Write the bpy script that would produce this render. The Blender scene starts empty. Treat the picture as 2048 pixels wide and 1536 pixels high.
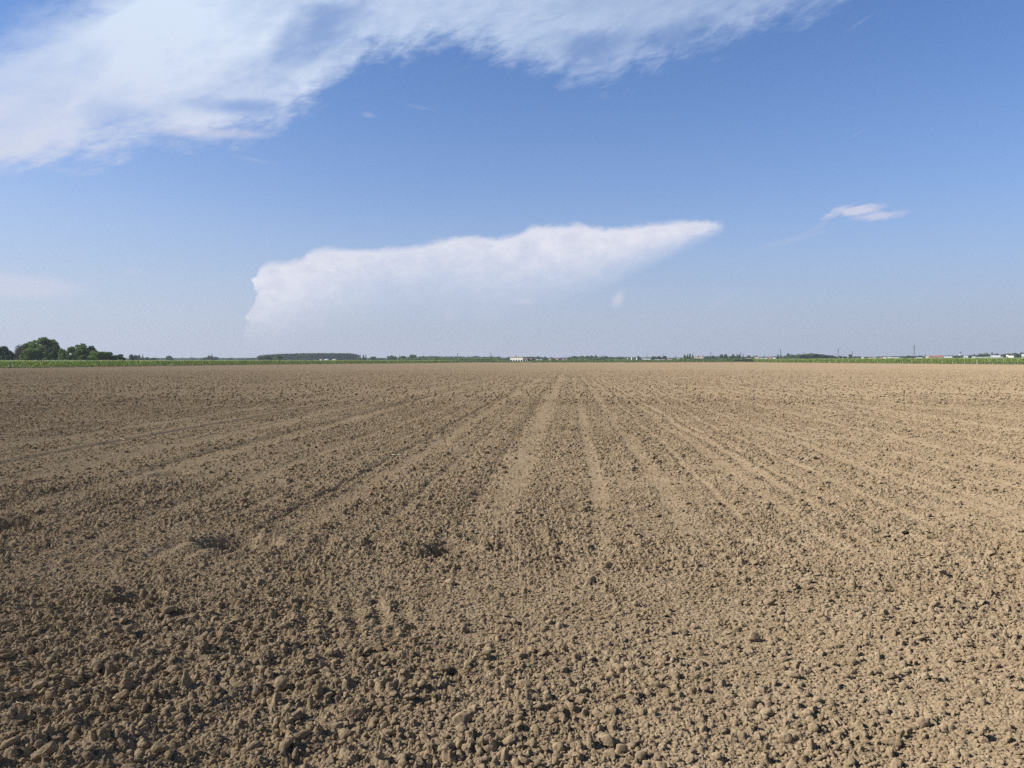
import bpy, math, random
import numpy as np
from mathutils import Vector, Matrix

R = math.radians
scene = bpy.context.scene
COL = scene.collection

# ------------------------------------------------------------------ camera
EYE = 1.65
F = 1550.0                       # focal length in photo pixels (2048 wide)
PITCH = math.atan(47.5 / F)
ROLL = math.atan(1.5 / 1024)
cam_d = bpy.data.cameras.new("camera")
cam_d.sensor_width = 36.0
cam_d.lens = F / 2048 * 36.0
cam_d.clip_start = 0.05
cam_d.clip_end = 60000
cam = bpy.data.objects.new("camera", cam_d)
COL.objects.link(cam)
cam.matrix_world = (Matrix.Translation((0, 0, EYE)) @ Matrix.Rotation(math.pi / 2 - PITCH, 4, 'X')
                    @ Matrix.Rotation(-ROLL, 4, 'Z'))
scene.camera = cam
CM = cam.matrix_world.to_3x3()

def ray(px, py):
    """world direction seen at a photo pixel, scaled to 1 metre of forward depth"""
    d = CM @ Vector(((px - 1024) / F, -(py - 768) / F, -1.0))
    return d / d.y

def hor(px):                     # photo row of the level horizon at a column
    return 720.5 - 1.5 * (px - 1024) / 1024

def ground_at(px, py):
    d = ray(px, py)
    k = -EYE / d.z
    return d.x * k, d.y * k

# ------------------------------------------------------------------ render set-up
scene.view_settings.view_transform = 'Standard'
scene.view_settings.look = 'None'
scene.view_settings.exposure = 0.45
scene.view_settings.gamma = 1.0
scene.render.engine = 'CYCLES'
cy = scene.cycles
cy.max_bounces = 5
cy.diffuse_bounces = 1
cy.glossy_bounces = 1
cy.transmission_bounces = 3
cy.transparent_max_bounces = 8
cy.volume_bounces = 0
cy.use_denoising = False
cy.denoiser = 'OPENIMAGEDENOISE'
cy.sample_clamp_indirect = 2.0
cy.sample_clamp_direct = 2.6

# ------------------------------------------------------------------ sun and sky
SUN_AZ = R(-97)                  # measured from straight ahead (+Y), negative is to the left
SUN_EL = R(35)
sun_dir = Vector((math.sin(SUN_AZ) * math.cos(SUN_EL), math.cos(SUN_AZ) * math.cos(SUN_EL), math.sin(SUN_EL)))
sl = bpy.data.lights.new("sun", 'SUN')
sl.energy = 5.0
sl.angle = R(0.53)
sl.color = (1.0, 0.93, 0.825)
so = bpy.data.objects.new("sun", sl)
COL.objects.link(so)
so.rotation_euler = (-sun_dir).to_track_quat('-Z', 'Y').to_euler()
so.location = (0, 0, 40)

world = bpy.data.worlds.new("World")
scene.world = world
world.use_nodes = True
wt = world.node_tree
wt.nodes.clear()

class NB:
    """small node-building helper"""
    def __init__(s, tree): s.t = tree
    def new(s, kind, **kw):
        n = s.t.nodes.new(kind)
        for k, v in kw.items(): setattr(n, k, v)
        return n
    def put(s, sock, v):
        if isinstance(v, bpy.types.NodeSocket): s.t.links.new(v, sock)
        elif v is not None: sock.default_value = v
    def m(s, op, a, b=None, c=None, clamp=False):
        n = s.new('ShaderNodeMath', operation=op, use_clamp=clamp)
        s.put(n.inputs[0], a); s.put(n.inputs[1], b)
        if c is not None: s.put(n.inputs[2], c)
        return n.outputs[0]
    def smooth(s, v, lo, hi):
        n = s.new('ShaderNodeMapRange', interpolation_type='SMOOTHSTEP')
        s.put(n.inputs['Value'], v); s.put(n.inputs['From Min'], lo); s.put(n.inputs['From Max'], hi)
        return n.outputs[0]
    def lin(s, v, lo, hi, a=0.0, b=1.0):
        n = s.new('ShaderNodeMapRange')
        s.put(n.inputs['Value'], v); s.put(n.inputs['From Min'], lo); s.put(n.inputs['From Max'], hi)
        s.put(n.inputs['To Min'], a); s.put(n.inputs['To Max'], b)
        return n.outputs[0]
    def curve(s, v, pts, lo, hi, ymin, ymax):
        """piecewise curve y(v); pts in real units"""
        x = s.lin(v, lo, hi)
        n = s.new('ShaderNodeFloatCurve')
        c = n.mapping.curves[0]
        P = [((p[0] - lo) / (hi - lo), (p[1] - ymin) / (ymax - ymin)) for p in pts]
        c.points[0].location = P[0]; c.points[1].location = P[-1]
        for p in P[1:-1]: c.points.new(*p)
        for p in c.points: p.handle_type = 'AUTO_CLAMPED'
        n.mapping.use_clip = False
        n.mapping.update()
        s.put(n.inputs['Value'], x)
        return s.lin(n.outputs[0], 0.0, 1.0, ymin, ymax)
    def comb(s, x, y, z=0.0):
        n = s.new('ShaderNodeCombineXYZ')
        s.put(n.inputs[0], x); s.put(n.inputs[1], y); s.put(n.inputs[2], z)
        return n.outputs[0]
    def noise(s, vec, scale, detail=5, rough=0.55, dist=0.0):
        n = s.new('ShaderNodeTexNoise')
        s.put(n.inputs['Vector'], vec); n.inputs['Scale'].default_value = scale
        n.inputs['Detail'].default_value = detail; n.inputs['Roughness'].default_value = rough
        n.inputs['Distortion'].default_value = dist
        return n.outputs['Fac']
    def mix(s, f, a, b, blend='MIX'):
        n = s.new('ShaderNodeMix', data_type='RGBA', blend_type=blend)
        s.put(n.inputs[0], f)
        s.put(n.inputs[6], a if isinstance(a, bpy.types.NodeSocket) else (*a, 1.0))
        s.put(n.inputs[7], b if isinstance(b, bpy.types.NodeSocket) else (*b, 1.0))
        return n.outputs[2]

W = NB(wt)
sky = W.new('ShaderNodeTexSky', sky_type='NISHITA', sun_disc=False)
sky.sun_elevation = SUN_EL
sky.sun_rotation = SUN_AZ       # same heading as the lamp: clockwise from +Y
sky.air_density = 1.0
sky.dust_density = 0.6
sky.ozone_density = 2.2
sky.altitude = 50
# compass heading and rise of every direction; "degrees-like" units: 1000 = 1 rad
geo = W.new('ShaderNodeTexCoord')
sep = W.new('ShaderNodeSeparateXYZ')
wt.links.new(geo.outputs['Generated'], sep.inputs[0])
vx, vy, vz = sep.outputs
AZ = W.m('MULTIPLY', W.m('ARCTAN2', vx, vy), 1000.0)
EL = W.m('MULTIPLY', W.m('ARCTAN2', vz, W.m('SQRT', W.m('ADD', W.m('MULTIPLY', vx, vx), W.m('MULTIPLY', vy, vy)))), 1000.0)

def A(px, py):
    d = ray(px, py)
    return (1000 * math.atan2(d.x, d.y), 1000 * math.atan2(d.z, math.hypot(d.x, d.y)))
def AP(pts): return [A(*p) for p in pts]

# domain warps, streaked along the wind
vec = W.comb(W.m('MULTIPLY', AZ, 0.001), W.m('MULTIPLY', EL, 0.001))
def rotv(ang, sx, sy):
    n = W.new('ShaderNodeMapping'); n.inputs['Rotation'].default_value = (0, 0, ang)
    n2 = W.new('ShaderNodeMapping'); n2.inputs['Scale'].default_value = (sx, sy, 1)
    wt.links.new(vec, n.inputs[0]); wt.links.new(n.outputs[0], n2.inputs[0])
    return n2.outputs[0]
n_big = W.m('SUBTRACT', W.noise(rotv(R(-28), 1.0, 1.9), 5.5, 3, 0.5), 0.5)
n_mid = W.m('SUBTRACT', W.noise(rotv(R(-24), 1.0, 2.2), 15, 6, 0.6, 0.3), 0.5)
n_fin = W.m('SUBTRACT', W.noise(rotv(R(-12), 1.0, 3.2), 34, 7, 0.66, 0.5), 0.5)
n_puf = W.m('SUBTRACT', W.noise(rotv(R(10), 1.0, 1.3), 30, 7, 0.6, 0.4), 0.5)

def ell(cx, cy, rx, ry, ang=0.0, soft=0.0, wob=None):
    """soft elliptical patch of sky around a photo position (radii in photo px)"""
    a0, e0 = A(cx, cy)
    k = 1000.0 / F * math.cos(a0 / 1000.0) ** 1
    rx *= k; ry *= k
    dx = W.m('SUBTRACT', AZ, a0); dy = W.m('SUBTRACT', EL, e0)
    c, s = math.cos(ang), math.sin(ang)
    u = W.m('ADD', W.m('MULTIPLY', dx, c / rx), W.m('MULTIPLY', dy, s / rx))
    v = W.m('ADD', W.m('MULTIPLY', dx, -s / ry), W.m('MULTIPLY', dy, c / ry))
    d = W.m('SQRT', W.m('ADD', W.m('MULTIPLY', u, u), W.m('MULTIPLY', v, v)))
    if wob is not None: d = W.m('ADD', d, W.m('MULTIPLY', n_mid if wob > 0 else n_puf, abs(wob)))
    if wob is not None and wob >= 1.2: d = W.m('ADD', d, W.m('MULTIPLY', n_fin, 1.7))
    return W.smooth(d, 1.0, soft)

# --- high veil of cirrus crossing the top of the view
edge = AP([(-700, 470), (-350, 400), (0, 340), (100, 327), (200, 305), (300, 291), (400, 281), (500, 270), (545, 254),
           (595, 212), (640, 182), (675, 150), (730, 120), (800, 106), (900, 98), (1000, 116), (1075, 132), (1150, 158),
           (1220, 158), (1290, 134), (1400, 98), (1500, 60), (1600, 28), (1740, -16), (2000, -90), (2400, -260)])
lo, hi = edge[0][0], edge[-1][0]
E1 = W.curve(AZ, edge, lo, hi, 100.0, 700.0)
wobble = W.m('ADD', W.m('MULTIPLY', n_mid, 62.0), W.m('ADD', W.m('MULTIPLY', n_fin, 48.0), W.m('MULTIPLY', n_big, 24.0)))
above = W.m('ADD', W.m('SUBTRACT', EL, E1), wobble)
body = W.smooth(above, -16.0, 30.0)
gate = W.m('MULTIPLY', W.smooth(AZ, -1500.0, -900.0), 1.0)
# thickness along the band
thick = W.curve(AZ, [(lo, 0.75), (A(0, 100)[0], 0.92), (A(300, 100)[0], 1.0), (A(560, 100)[0], 0.88), (A(800, 100)[0], 0.74),
                     (A(1000, 60)[0], 0.68), (A(1150, 60)[0], 0.52), (A(1400, 60)[0], 0.48), (A(1600, 30)[0], 0.42), (hi, 0.2)], lo, hi, 0.0, 1.0)
# blue corner at the upper left, beyond the band's upper edge
a0, e0 = A(0, 118); a1, e1 = A(205, 0)
L = math.hypot(a1 - a0, e1 - e0); nx, ny = -(e1 - e0) / L, (a1 - a0) / L
corner = W.m('ADD', W.m('MULTIPLY', W.m('SUBTRACT', AZ, a0), nx), W.m('MULTIPLY', W.m('SUBTRACT', EL, e0), ny))
corner = W.m('ADD', corner, W.m('ADD', W.m('MULTIPLY', n_mid, 60.0), W.m('MULTIPLY', n_fin, 25.0)))
keep = W.m('SUBTRACT', 1.0, W.smooth(corner, -28.0, 34.0))
d1 = W.m('MULTIPLY', W.m('MULTIPLY', body, thick), keep)
d1 = W.m('MULTIPLY', d1, W.m('MULTIPLY', W.smooth(EL, 900.0, 520.0), W.m('MULTIPLY', W.smooth(AZ, -1500.0, -950.0), W.smooth(AZ, 1500.0, 950.0))))
holes = [ell(480, 214, 130, 24, R(3), 0.1, 0.9), ell(640, 60, 190, 62, R(38), 0.1, 0.9), ell(1190, 92, 130, 46, R(0), 0.1, 1.1),
         ell(230, 225, 130, 34, R(5), 0.0, 0.7), ell(1360, 70, 120, 34, R(10), 0.1, 1.0), ell(1090, 160, 90, 30, R(0), 0.1, 0.8)]
for h_, amt in zip(holes, (0.7, 0.68, 0.65, 0.3, 0.6, 0.55)):
    d1 = W.m('MULTIPLY', d1, W.m('SUBTRACT', 1.0, W.m('MULTIPLY', h_, amt)))
d1 = W.m('MULTIPLY', d1, W.m('ADD', 1.0, W.m('ADD', W.m('MULTIPLY', n_big, 0.9), W.m('ADD', W.m('MULTIPLY', n_mid, 0.85), W.m('MULTIPLY', n_fin, W.lin(AZ, -600.0, 100.0, 0.1, 0.75))))))
bright = ell(300, 60, 120, 170, R(-25), 0.0, 0.5)
d1 = W.m('MAXIMUM', 0.0, W.m('MINIMUM', 1.0, W.m('MULTIPLY', d1, 0.92)))
d1 = W.m('MINIMUM', 1.0, W.m('ADD', d1, W.m('MULTIPLY', W.m('MULTIPLY', bright, d1), 0.2)))

# --- anvil cloud low in the middle
top = AP([(440, 740), (484, 680), (494, 625), (508, 590), (514, 545), (532, 524), (600, 515), (614, 501), (650, 494), (740, 493), (810, 490), (880, 478),
          (925, 468), (980, 471), (1035, 464), (1075, 447), (1160, 446), (1220, 450), (1300, 443), (1380, 437), (1430, 439), (1450, 452), (1475, 500), (1560, 640)])
l2, h2 = top[0][0], top[-1][0]
AZP = W.m('ADD', AZ, W.m('MULTIPLY', n_puf, 34.0))
T2 = W.curve(AZP, top, l2, h2, -20.0, 200.0)
bot = AP([(440, 655), (560, 645), (700, 600), (850, 575), (1000, 578), (1130, 565), (1230, 540), (1340, 498), (1437, 458), (1480, 425), (1560, 380)])
B2 = W.curve(AZ, bot, l2, h2, -20.0, 240.0)
t_in = W.m('SUBTRACT', T2, W.m('ADD', EL, W.m('ADD', W.m('MULTIPLY', n_puf, 20.0), W.m('MULTIPLY', n_fin, 9.0))))
b_in = W.m('SUBTRACT', W.m('ADD', EL, W.m('ADD', W.m('MULTIPLY', n_mid, 12.0), W.m('MULTIPLY', n_fin, 10.0))), B2)
soft2 = W.curve(AZ, [(l2, 30.0), (A(600, 500)[0], 62.0), (A(900, 500)[0], 75.0), (A(1150, 500)[0], 55.0), (A(1350, 480)[0], 22.0), (h2, 12.0)], l2, h2, 0.0, 100.0)
d2 = W.m('MULTIPLY', W.smooth(t_in, -1.5, 9.0), W.smooth(W.m('DIVIDE', b_in, soft2), -0.7, 0.95))
d2 = W.m('MULTIPLY', d2, W.m('ADD', 1.0, W.m('MULTIPLY', n_puf, 0.22)))
veil2 = W.m('MULTIPLY', W.smooth(t_in, 0.0, 14.0), 0.20)
veil2 = W.m('MULTIPLY', W.m('MULTIPLY', veil2, W.smooth(EL, 40.0, 115.0)), W.smooth(AZ, A(1330, 500)[0], A(1000, 500)[0]))
d2 = W.m('MAXIMUM', d2, veil2)

# --- small clouds
small = None
for e_, amt in ((ell(1715, 421, 60, 14, R(4), 0.3, 1.21), 0.8), (ell(1745, 433, 58, 11, R(1), 0.2, 1.22), 0.65), (ell(1672, 430, 34, 7, R(14), 0.1, 1.21), 0.4), (ell(1625, 462, 60, 9, R(32), 0.0, 1.21), 0.10), (ell(430, 266, 150, 13, R(3), 0.0, 0.8), 0.5), (ell(1590, 478, 110, 9, R(12), 0.0, 1.0), 0.16), (ell(1236, 598, 15, 25, R(-25), 0.2, -0.9), 0.6),
                (ell(1048, 603, 34, 9, R(3), 0.1, -0.8), 0.4), (ell(900, 628, 26, 22, R(25), 0.1, -1.0), 0.22), (ell(975, 628, 45, 26, R(0), 0.1, -1.0), 0.14),
                (ell(738, 230, 18, 7, R(-5), 0.0, 1.0), 0.2), (ell(840, 215, 40, 5, R(-8), 0.0, 1.0), 0.1), (ell(1440, 602, 45, 16, R(25), 0.0, -1.0), 0.12),
                (ell(265, 543, 30, 9, R(0), 0.1, 0.5), 0.22), (ell(20, 572, 170, 34, R(0), 0.35, 0.35), 0.5),
                (ell(510, 320, 60, 7, R(-6), 0.0, 0.9), 0.16), (ell(1715, 267, 26, 1.6, R(26), 0.0), 0.16), (ell(1720, 45, 40, 3.5, R(26), 0.0), 0.12)):
    e_ = W.m('MULTIPLY', e_, amt)
    small = e_ if small is None else W.m('MAXIMUM', small, e_)

# --- clear sky: Nishita, with the whitish ground haze of a humid plain
SKY = 0.0672
AWAY = W.m('MAXIMUM', W.smooth(EL, 480.0, 900.0), W.smooth(W.m('ABSOLUTE', AZ), 760.0, 1300.0))   # sky out of view is dimmed and less blue, to deepen ground shadows
base = W.mix(1.0, sky.outputs[0], W.mix(AWAY, (0.82, 1.15, 1.64), (0.60, 0.72, 0.84)), 'MULTIPLY')
hz = W.curve(EL, [(-200, 1.0), (0, 0.96), (40, 0.86), (90, 0.66), (160, 0.40), (240, 0.20), (400, 0.05), (900, 0.0)], -200, 900, 0.0, 1.0)
side = W.smooth(AZ, 900.0, -900.0)      # brighter towards the sun
hcol = W.mix(side, (4.5, 4.95, 6.45), (6.0, 6.4, 7.75))
hcol = W.mix(W.m('MULTIPLY', AWAY, 0.8), hcol, (3.9, 3.9, 4.1))
clear = W.mix(hz, base, hcol)
leftveil = W.m('MULTIPLY', W.smooth(AZ, -100.0, -800.0), W.smooth(EL, 420.0, 60.0))
clear = W.mix(W.m('MULTIPLY', leftveil, 0.25), clear, (6.6, 7.4, 8.8))
c1 = W.mix(d1, clear, W.mix(W.smooth(EL, 420.0, 200.0), (7.4, 8.6, 10.4), (7.0, 7.5, 9.1)))
c2 = W.mix(d2, c1, W.mix(W.smooth(W.m('ADD', n_puf, W.m('MULTIPLY', n_fin, 0.5)), -0.36, 0.36), (7.1, 7.4, 8.9), (8.9, 9.0, 9.9)))
c3 = W.mix(small, c2, (7.3, 7.3, 8.7))
bg = W.new('ShaderNodeBackground')
bg.inputs['Strength'].default_value = SKY
wt.links.new(c3, bg.inputs['Color'])
wo = W.new('ShaderNodeOutputWorld')
wt.links.new(bg.outputs[0], wo.inputs['Surface'])
world.cycles.sampling_method = 'MANUAL'
world.cycles.sample_map_resolution = 512

# ------------------------------------------------------------------ helpers
def mat(name, rough=0.9):
    m_ = bpy.data.materials.new(name); m_.use_nodes = True
    b = m_.node_tree.nodes['Principled BSDF']
    b.inputs['Roughness'].default_value = rough
    b.inputs['Specular IOR Level'].default_value = 0.15
    return m_, NB(m_.node_tree), b

def tag(o, label=None, cat=None, group=None, kind=None):
    if label: o['label'] = label
    if cat: o['category'] = cat
    if group: o['group'] = group
    if kind: o['kind'] = kind
    return o

def mesh_np(name, V, Fc, nside, material, parent=None, smooth=False, attrs=None, normals=False):
    """one mesh object from numpy arrays; Fc is (n, nside)"""
    me = bpy.data.meshes.new(name)
    V = np.asarray(V, np.float32); Fc = np.asarray(Fc, np.int32)
    me.vertices.add(len(V)); me.vertices.foreach_set('co', V.ravel())
    n = len(Fc)
    me.loops.add(n * nside); me.loops.foreach_set('vertex_index', Fc.ravel())
    me.polygons.add(n); me.polygons.foreach_set('loop_start', np.arange(0, n * nside, nside, dtype=np.int32))
    me.update(calc_edges=True)
    if smooth: me.polygons.foreach_set('use_smooth', np.ones(n, bool))
    for k, v in (attrs or {}).items():
        a = me.attributes.new(k, 'FLOAT', 'POINT'); a.data.foreach_set('value', np.asarray(v, np.float32))
    me.materials.append(material)
    o = bpy.data.objects.new(name, me)
    COL.objects.link(o)
    if parent: o.parent = parent
    return o

# ---- numpy noise
def hsh(ix, iy, seed):
    h = (ix.astype(np.uint32) * np.uint32(374761393) + iy.astype(np.uint32) * np.uint32(668265263) + np.uint32(seed * 974711 + 12345))
    h = (h ^ (h >> np.uint32(13))) * np.uint32(1274126177)
    h = h ^ (h >> np.uint32(16))
    return (h & np.uint32(0xffffff)).astype(np.float32) / np.float32(16777216.0)

def vnoise(x, y, seed):
    fx = np.floor(x); fy = np.floor(y)
    ix = fx.astype(np.int32); iy = fy.astype(np.int32)
    u = (x - fx).astype(np.float32); v = (y - fy).astype(np.float32)
    u = u * u * (3 - 2 * u); v = v * v * (3 - 2 * v)
    a = hsh(ix, iy, seed); b = hsh(ix + 1, iy, seed); c = hsh(ix, iy + 1, seed); d = hsh(ix + 1, iy + 1, seed)
    return (a + (b - a) * u) * (1 - v) + (c + (d - c) * u) * v - 0.5

def fbm(x, y, seed, oct=4, gain=0.5):
    s = 0; a = 1.0; t = 0
    for k in range(oct):
        s = s + a * vnoise(x * 2 ** k + 17.3 * k, y * 2 ** k - 9.1 * k, seed + k); t += a; a *= gain
    return s / t * 2.0

def clods(x, y, c, seed, prob, rmin=0.28, rmax=0.52, hk=0.9):
    """angular lumps on a jittered grid of pitch c: height above the bed"""
    gx = x / c; gy = y / c
    bx = np.floor(gx - 0.5).astype(np.int32); by = np.floor(gy - 0.5).astype(np.int32)
    out = np.zeros_like(gx, dtype=np.float32)
    for dx in (0, 1):
        for dy in (0, 1):
            ix = bx + dx; iy = by + dy
            r1 = hsh(ix, iy, seed); r2 = hsh(ix, iy, seed + 1); r3 = hsh(ix, iy, seed + 2); r4 = hsh(ix, iy, seed + 3)
            px = (gx - (ix + 0.5 + (r1 - 0.5) * 0.5)).astype(np.float32); py = (gy - (iy + 0.5 + (r2 - 0.5) * 0.5)).astype(np.float32)
            rr = rmin + (rmax - rmin) * r3
            th = r4 * 6.283; ct = np.cos(th); st = np.sin(th)
            u = (px * ct + py * st); v = (-px * st + py * ct) * (1.0 + 0.6 * r1)
            d = np.sqrt(u * u + v * v)
            q = np.maximum(np.maximum(np.abs(u), np.abs(v)), np.maximum(np.abs(0.74 * u + 0.67 * v), np.abs(0.74 * u - 0.67 * v)))
            d = (0.2 * d + 0.8 * q * 1.03) / rr
            dome = np.sqrt(np.clip(1.0 - d * d, 0, 1))
            block = np.clip(3.0 * (1.0 - d), 0, 1)
            hgt = (dome + (block - dome) * (0.2 + 0.7 * r1)) * rr * hk * (0.6 + 0.7 * r2)
            hgt = hgt * (1.0 + 0.95 * (u * (r3 - 0.5) + v * (r2 - 0.5)) / rr)
            hgt = np.where(hsh(ix, iy, seed + 5) < prob, hgt, 0)
            np.maximum(out, hgt, out=out)
    return out * c

VPX = (1137 - 1024) / F
FA = math.atan(VPX)                       # heading of the drill rows
CF, SF = math.cos(FA), math.sin(FA)
def st(x, y): return x * CF - y * SF, x * SF + y * CF     # across rows, along rows

BANDS = [(-8.1, 0.12), (-6.0, 0.22), (-5.1, 0.06), (-4.35, 0.12), (-3.5, 0.06), (-2.6, 0.17), (-1.8, 0.05), (-0.74, 0.22), (0.38, 0.11), (1.23, 0.14), (1.85, 0.05),
         (2.42, 0.12), (2.78, 0.10), (3.6, 0.07), (4.5, 0.14), (4.88, 0.10), (5.8, 0.07), (6.9, 0.16), (7.7, 0.06), (8.4, 0.12), (9.3, 0.06), (10.4, 0.22)]
GROOVES = [(-1.10, 0.13), (-6.34, 0.12), (-12.1, 0.12), (3.05, 0.07), (-2.95, 0.06), (9.9, 0.09), (-9.2, 0.09)]
rb = random.Random(5)
for k in range(1, 30):
    BANDS.append((-6.0 - k * 1.7 + rb.uniform(-.3, .3), rb.uniform(.12, .34)))
    BANDS.append((10.4 + k * 1.75 + rb.uniform(-.3, .3), rb.uniform(.12, .34)))
    if k % 3 == 0: GROOVES.append((-12.1 - k * 1.9, 0.12)); GROOVES.append((10 + k * 1.9, 0.12))

_g = np.linspace(-80, 80, 16001)
_b = np.zeros_like(_g); _r = np.zeros_like(_g)
for c, w in BANDS: _b = np.maximum(_b, np.exp(-((_g - c) / w) ** 4))
for c, w in GROOVES: _r += np.exp(-((_g - c) / w) ** 2) - 0.45 * np.exp(-((_g - c + 2.2 * w) / (w * 1.3)) ** 2)

def rowness(y):                           # rows fade out on the headland next to the camera
    return np.clip((y - 5.6) / 3.0, 0, 1)

PITS = [(468, 1082, 0.17, 0.14, 0.16), (530, 1085, 0.10, 0.10, 0.11), (893, 1096, 0.14, 0.12, 0.13), (856, 1110, 0.08, 0.08, 0.08), (1800, 1182, 0.04, 0.05, 0.05), (990, 1102, 0.05, 0.06, 0.06),
        (18, 1050, 0.18, 0.18, 0.13), (270, 1190, 0.12, 0.10, 0.09), (640, 1080, 0.06, 0.07, 0.07), (740, 1085, 0.07, 0.07, 0.06), (1980, 1110, 0.12, 0.1, 0.06), (340, 945, 0.16, 0.2, 0.10),
        (1140, 1428, 0.035, 0.025, 0.04), (905, 1345, 0.03, 0.025, 0.035)]
PITS = [(*ground_at(p[0], p[1]), p[2] * 1.15, p[3] * 1.5, p[4] * 1.25) for p in PITS]

def H(x, y, fine=True):
    x = np.asarray(x, np.float32); y = np.asarray(y, np.float32)
    s, t = st(x, y)
    sw = s + 0.10 * fbm(s * 0.5, t * 0.25, 91, 3) + 0.03 * fbm(s * 3, t * 2.5, 92, 2)
    rn = rowness(y + 0.8 * fbm(x * .6, y * .6, 33, 2)).astype(np.float32)
    band = np.interp(sw, _g, _b).astype(np.float32) * rn
    groove = np.interp(sw, _g, _r).astype(np.float32) * rn
    rough = 1.0 - 0.62 * band
    patch = np.clip(0.62 + 1.3 * fbm(x * 0.6, y * 0.6, 7, 3), 0.25, 1.35)       # cloddier and finer patches
    rough = rough * (0.55 + 0.45 * patch)
    z = 0.030 * fbm(x * 0.35, y * 0.35, 3, 3) + 0.016 * fbm(x * 1.7, y * 1.7, 11, 3) * rough
    z = z - 0.012 * band - 0.030 * groove
    z = z + 0.020 * fbm(s * 1.6, t * 0.06, 70, 3) * rn 
    # lug marks of a tractor tyre, front left
    w = np.clip(1.4 - np.hypot(x + 2.0, y - 3.7) / 1.7, 0, 1)
    w3 = np.clip(1.5 - np.hypot(x + 1.05, y - 4.85) / 0.42, 0, 1)
    z = z + 0.012 * w3 * np.sin(6.283 * (x * 0.96 + y * 0.25) / 0.15)
    ph = (x * 0.83 - y * 0.56) / 0.30 + 0.5 * fbm(x * 1.2, y * 1.2, 44, 2)
    z = z + 0.016 * w * np.sin(6.283 * ph)
    # second, fainter set right of the middle and a wheel rut crossing the headland
    w2 = np.clip(1.2 - np.abs(y - 6.9 - 0.05 * x) / 0.55, 0, 1)
    z = z - 0.020 * w2 + 0.012 * w2 * np.sin(6.283 * (x / 0.27))
    for px, py, rx, ry, dp in PITS:
        d = ((x - px) / rx) ** 2 + ((y - py) / ry) ** 2
        d = d * (1 + 0.7 * vnoise(x * 7, y * 7, 77))
        near = d < 9
        if near.any():
            z = z - dp / (1 + np.exp((np.sqrt(d) - 1) * 5.0)) + 0.22 * dp * np.exp(-((x - px) / (rx * 1.25)) ** 2 - ((y - py - 1.5 * ry) / (ry * 0.8)) ** 2)
    wx = x + 0.016 * fbm(x * 22, y * 22, 21, 3, 0.6); wy = y + 0.016 * fbm(x * 22, y * 22, 24, 3, 0.6)
    z = z + 0.015 * fbm(x * 5.2, y * 5.2, 51, 2) * rough * (0.3 + 0.5 * patch)
    z = z + clods(wx, wy, 0.21, 100, 0.05 * patch, 0.12, 0.22, 0.75) * rough
    z = z + clods(wx, wy, 0.10, 110, 0.22 * patch ** 1.5, 0.18, 0.36, 0.95) * rough
    z = z + clods(wx, wy, 0.052, 120, 0.50 * (0.3 + 0.7 * patch), 0.22, 0.46, 1.1) * (0.35 + 0.65 * rough)
    if fine:
        z = z + clods(wx, wy, 0.027, 130, 0.7, 0.26, 0.5, 0.8) * (0.5 + 0.5 * rough)
        z = z + clods(x, y, 0.015, 140, 0.85, 0.3, 0.55, 0.78)
        z = z + 0.003 * fbm(x * 90, y * 90, 61, 2)
    return z

# ------------------------------------------------------------------ soil material
soil_m, S, sb = mat("dry_soil", 1.0)
sb.inputs['Specular IOR Level'].default_value = 0.0
sb.inputs['Diffuse Roughness'].default_value = 1.0
tc = S.new('ShaderNodeTexCoord')
pos = S.new('ShaderNodeNewGeometry').outputs['Position']
big = S.noise(pos, 0.12, 3, 0.5)
med = S.noise(pos, 2.3, 4, 0.6)
grain = S.noise(pos, 70.0, 3, 0.7)
colr = S.mix(S.smooth(big, 0.3, 0.7), (0.365, 0.284, 0.190), (0.410, 0.322, 0.218))
colr = S.mix(S.smooth(med, 0.35, 0.75), colr, (0.315, 0.238, 0.150))
colr = S.mix(S.m('MULTIPLY', S.smooth(grain, 0.45, 0.75), 0.45), colr, (0.47, 0.385, 0.275))
vor = S.new('ShaderNodeTexVoronoi'); vor.inputs['Scale'].default_value = 34.0
S.put(vor.inputs['Vector'], pos)
sv = S.new('ShaderNodeSeparateColor'); S.put(sv.inputs[0], vor.outputs['Color'])
colr = S.mix(S.m('MULTIPLY', sv.outputs[0], 0.5), colr, (0.215, 0.160, 0.105))
S.put(sb.inputs['Base Color'], colr)
bmp = S.new('ShaderNodeBump'); bmp.inputs['Strength'].default_value = 0.9; bmp.inputs['Distance'].default_value = 0.012
v2 = S.new('ShaderNodeTexVoronoi'); v2.inputs['Scale'].default_value = 42.0; S.put(v2.inputs['Vector'], pos)
hh = S.m('ADD', S.m('MULTIPLY', v2.outputs['Distance'], -0.8), S.m('MULTIPLY', S.noise(pos, 120.0, 3, 0.7), 0.55))
S.put(bmp.inputs['Height'], hh)
S.put(sb.inputs['Normal'], bmp.outputs[0])

# ------------------------------------------------------------------ tilled field
LEFT = [ground_at(-900, 765), ground_at(-400, 748), ground_at(0, 737.3), ground_at(512, 730.0), ground_at(768, 727.4), ground_at(915, 726.0)]
RIGHT = [ground_at(2048, 730.2), ground_at(1792, 727.6), ground_at(1536, 725.7), ground_at(1455, 725.2)]
FAR = 505.0
ly = np.array([p[1] for p in LEFT]); lx = np.array([p[0] for p in LEFT])
XR = 152.0
def left_edge(y): return np.interp(y, ly, lx)
STEP = 0.0013
u_ = np.concatenate([-np.exp(np.arange(math.log(3.2), math.log(0.95), -0.02)), np.arange(-0.95, 0.95, STEP), np.exp(np.arange(math.log(0.955), math.log(3.2), 0.02))])
r_ = np.exp(np.arange(math.log(2.0), math.log(FAR), STEP * 1.05))
U, Y = np.meshgrid(u_.astype(np.float32), r_.astype(np.float32))
X = U * Y
Z = np.empty_like(X)
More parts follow.
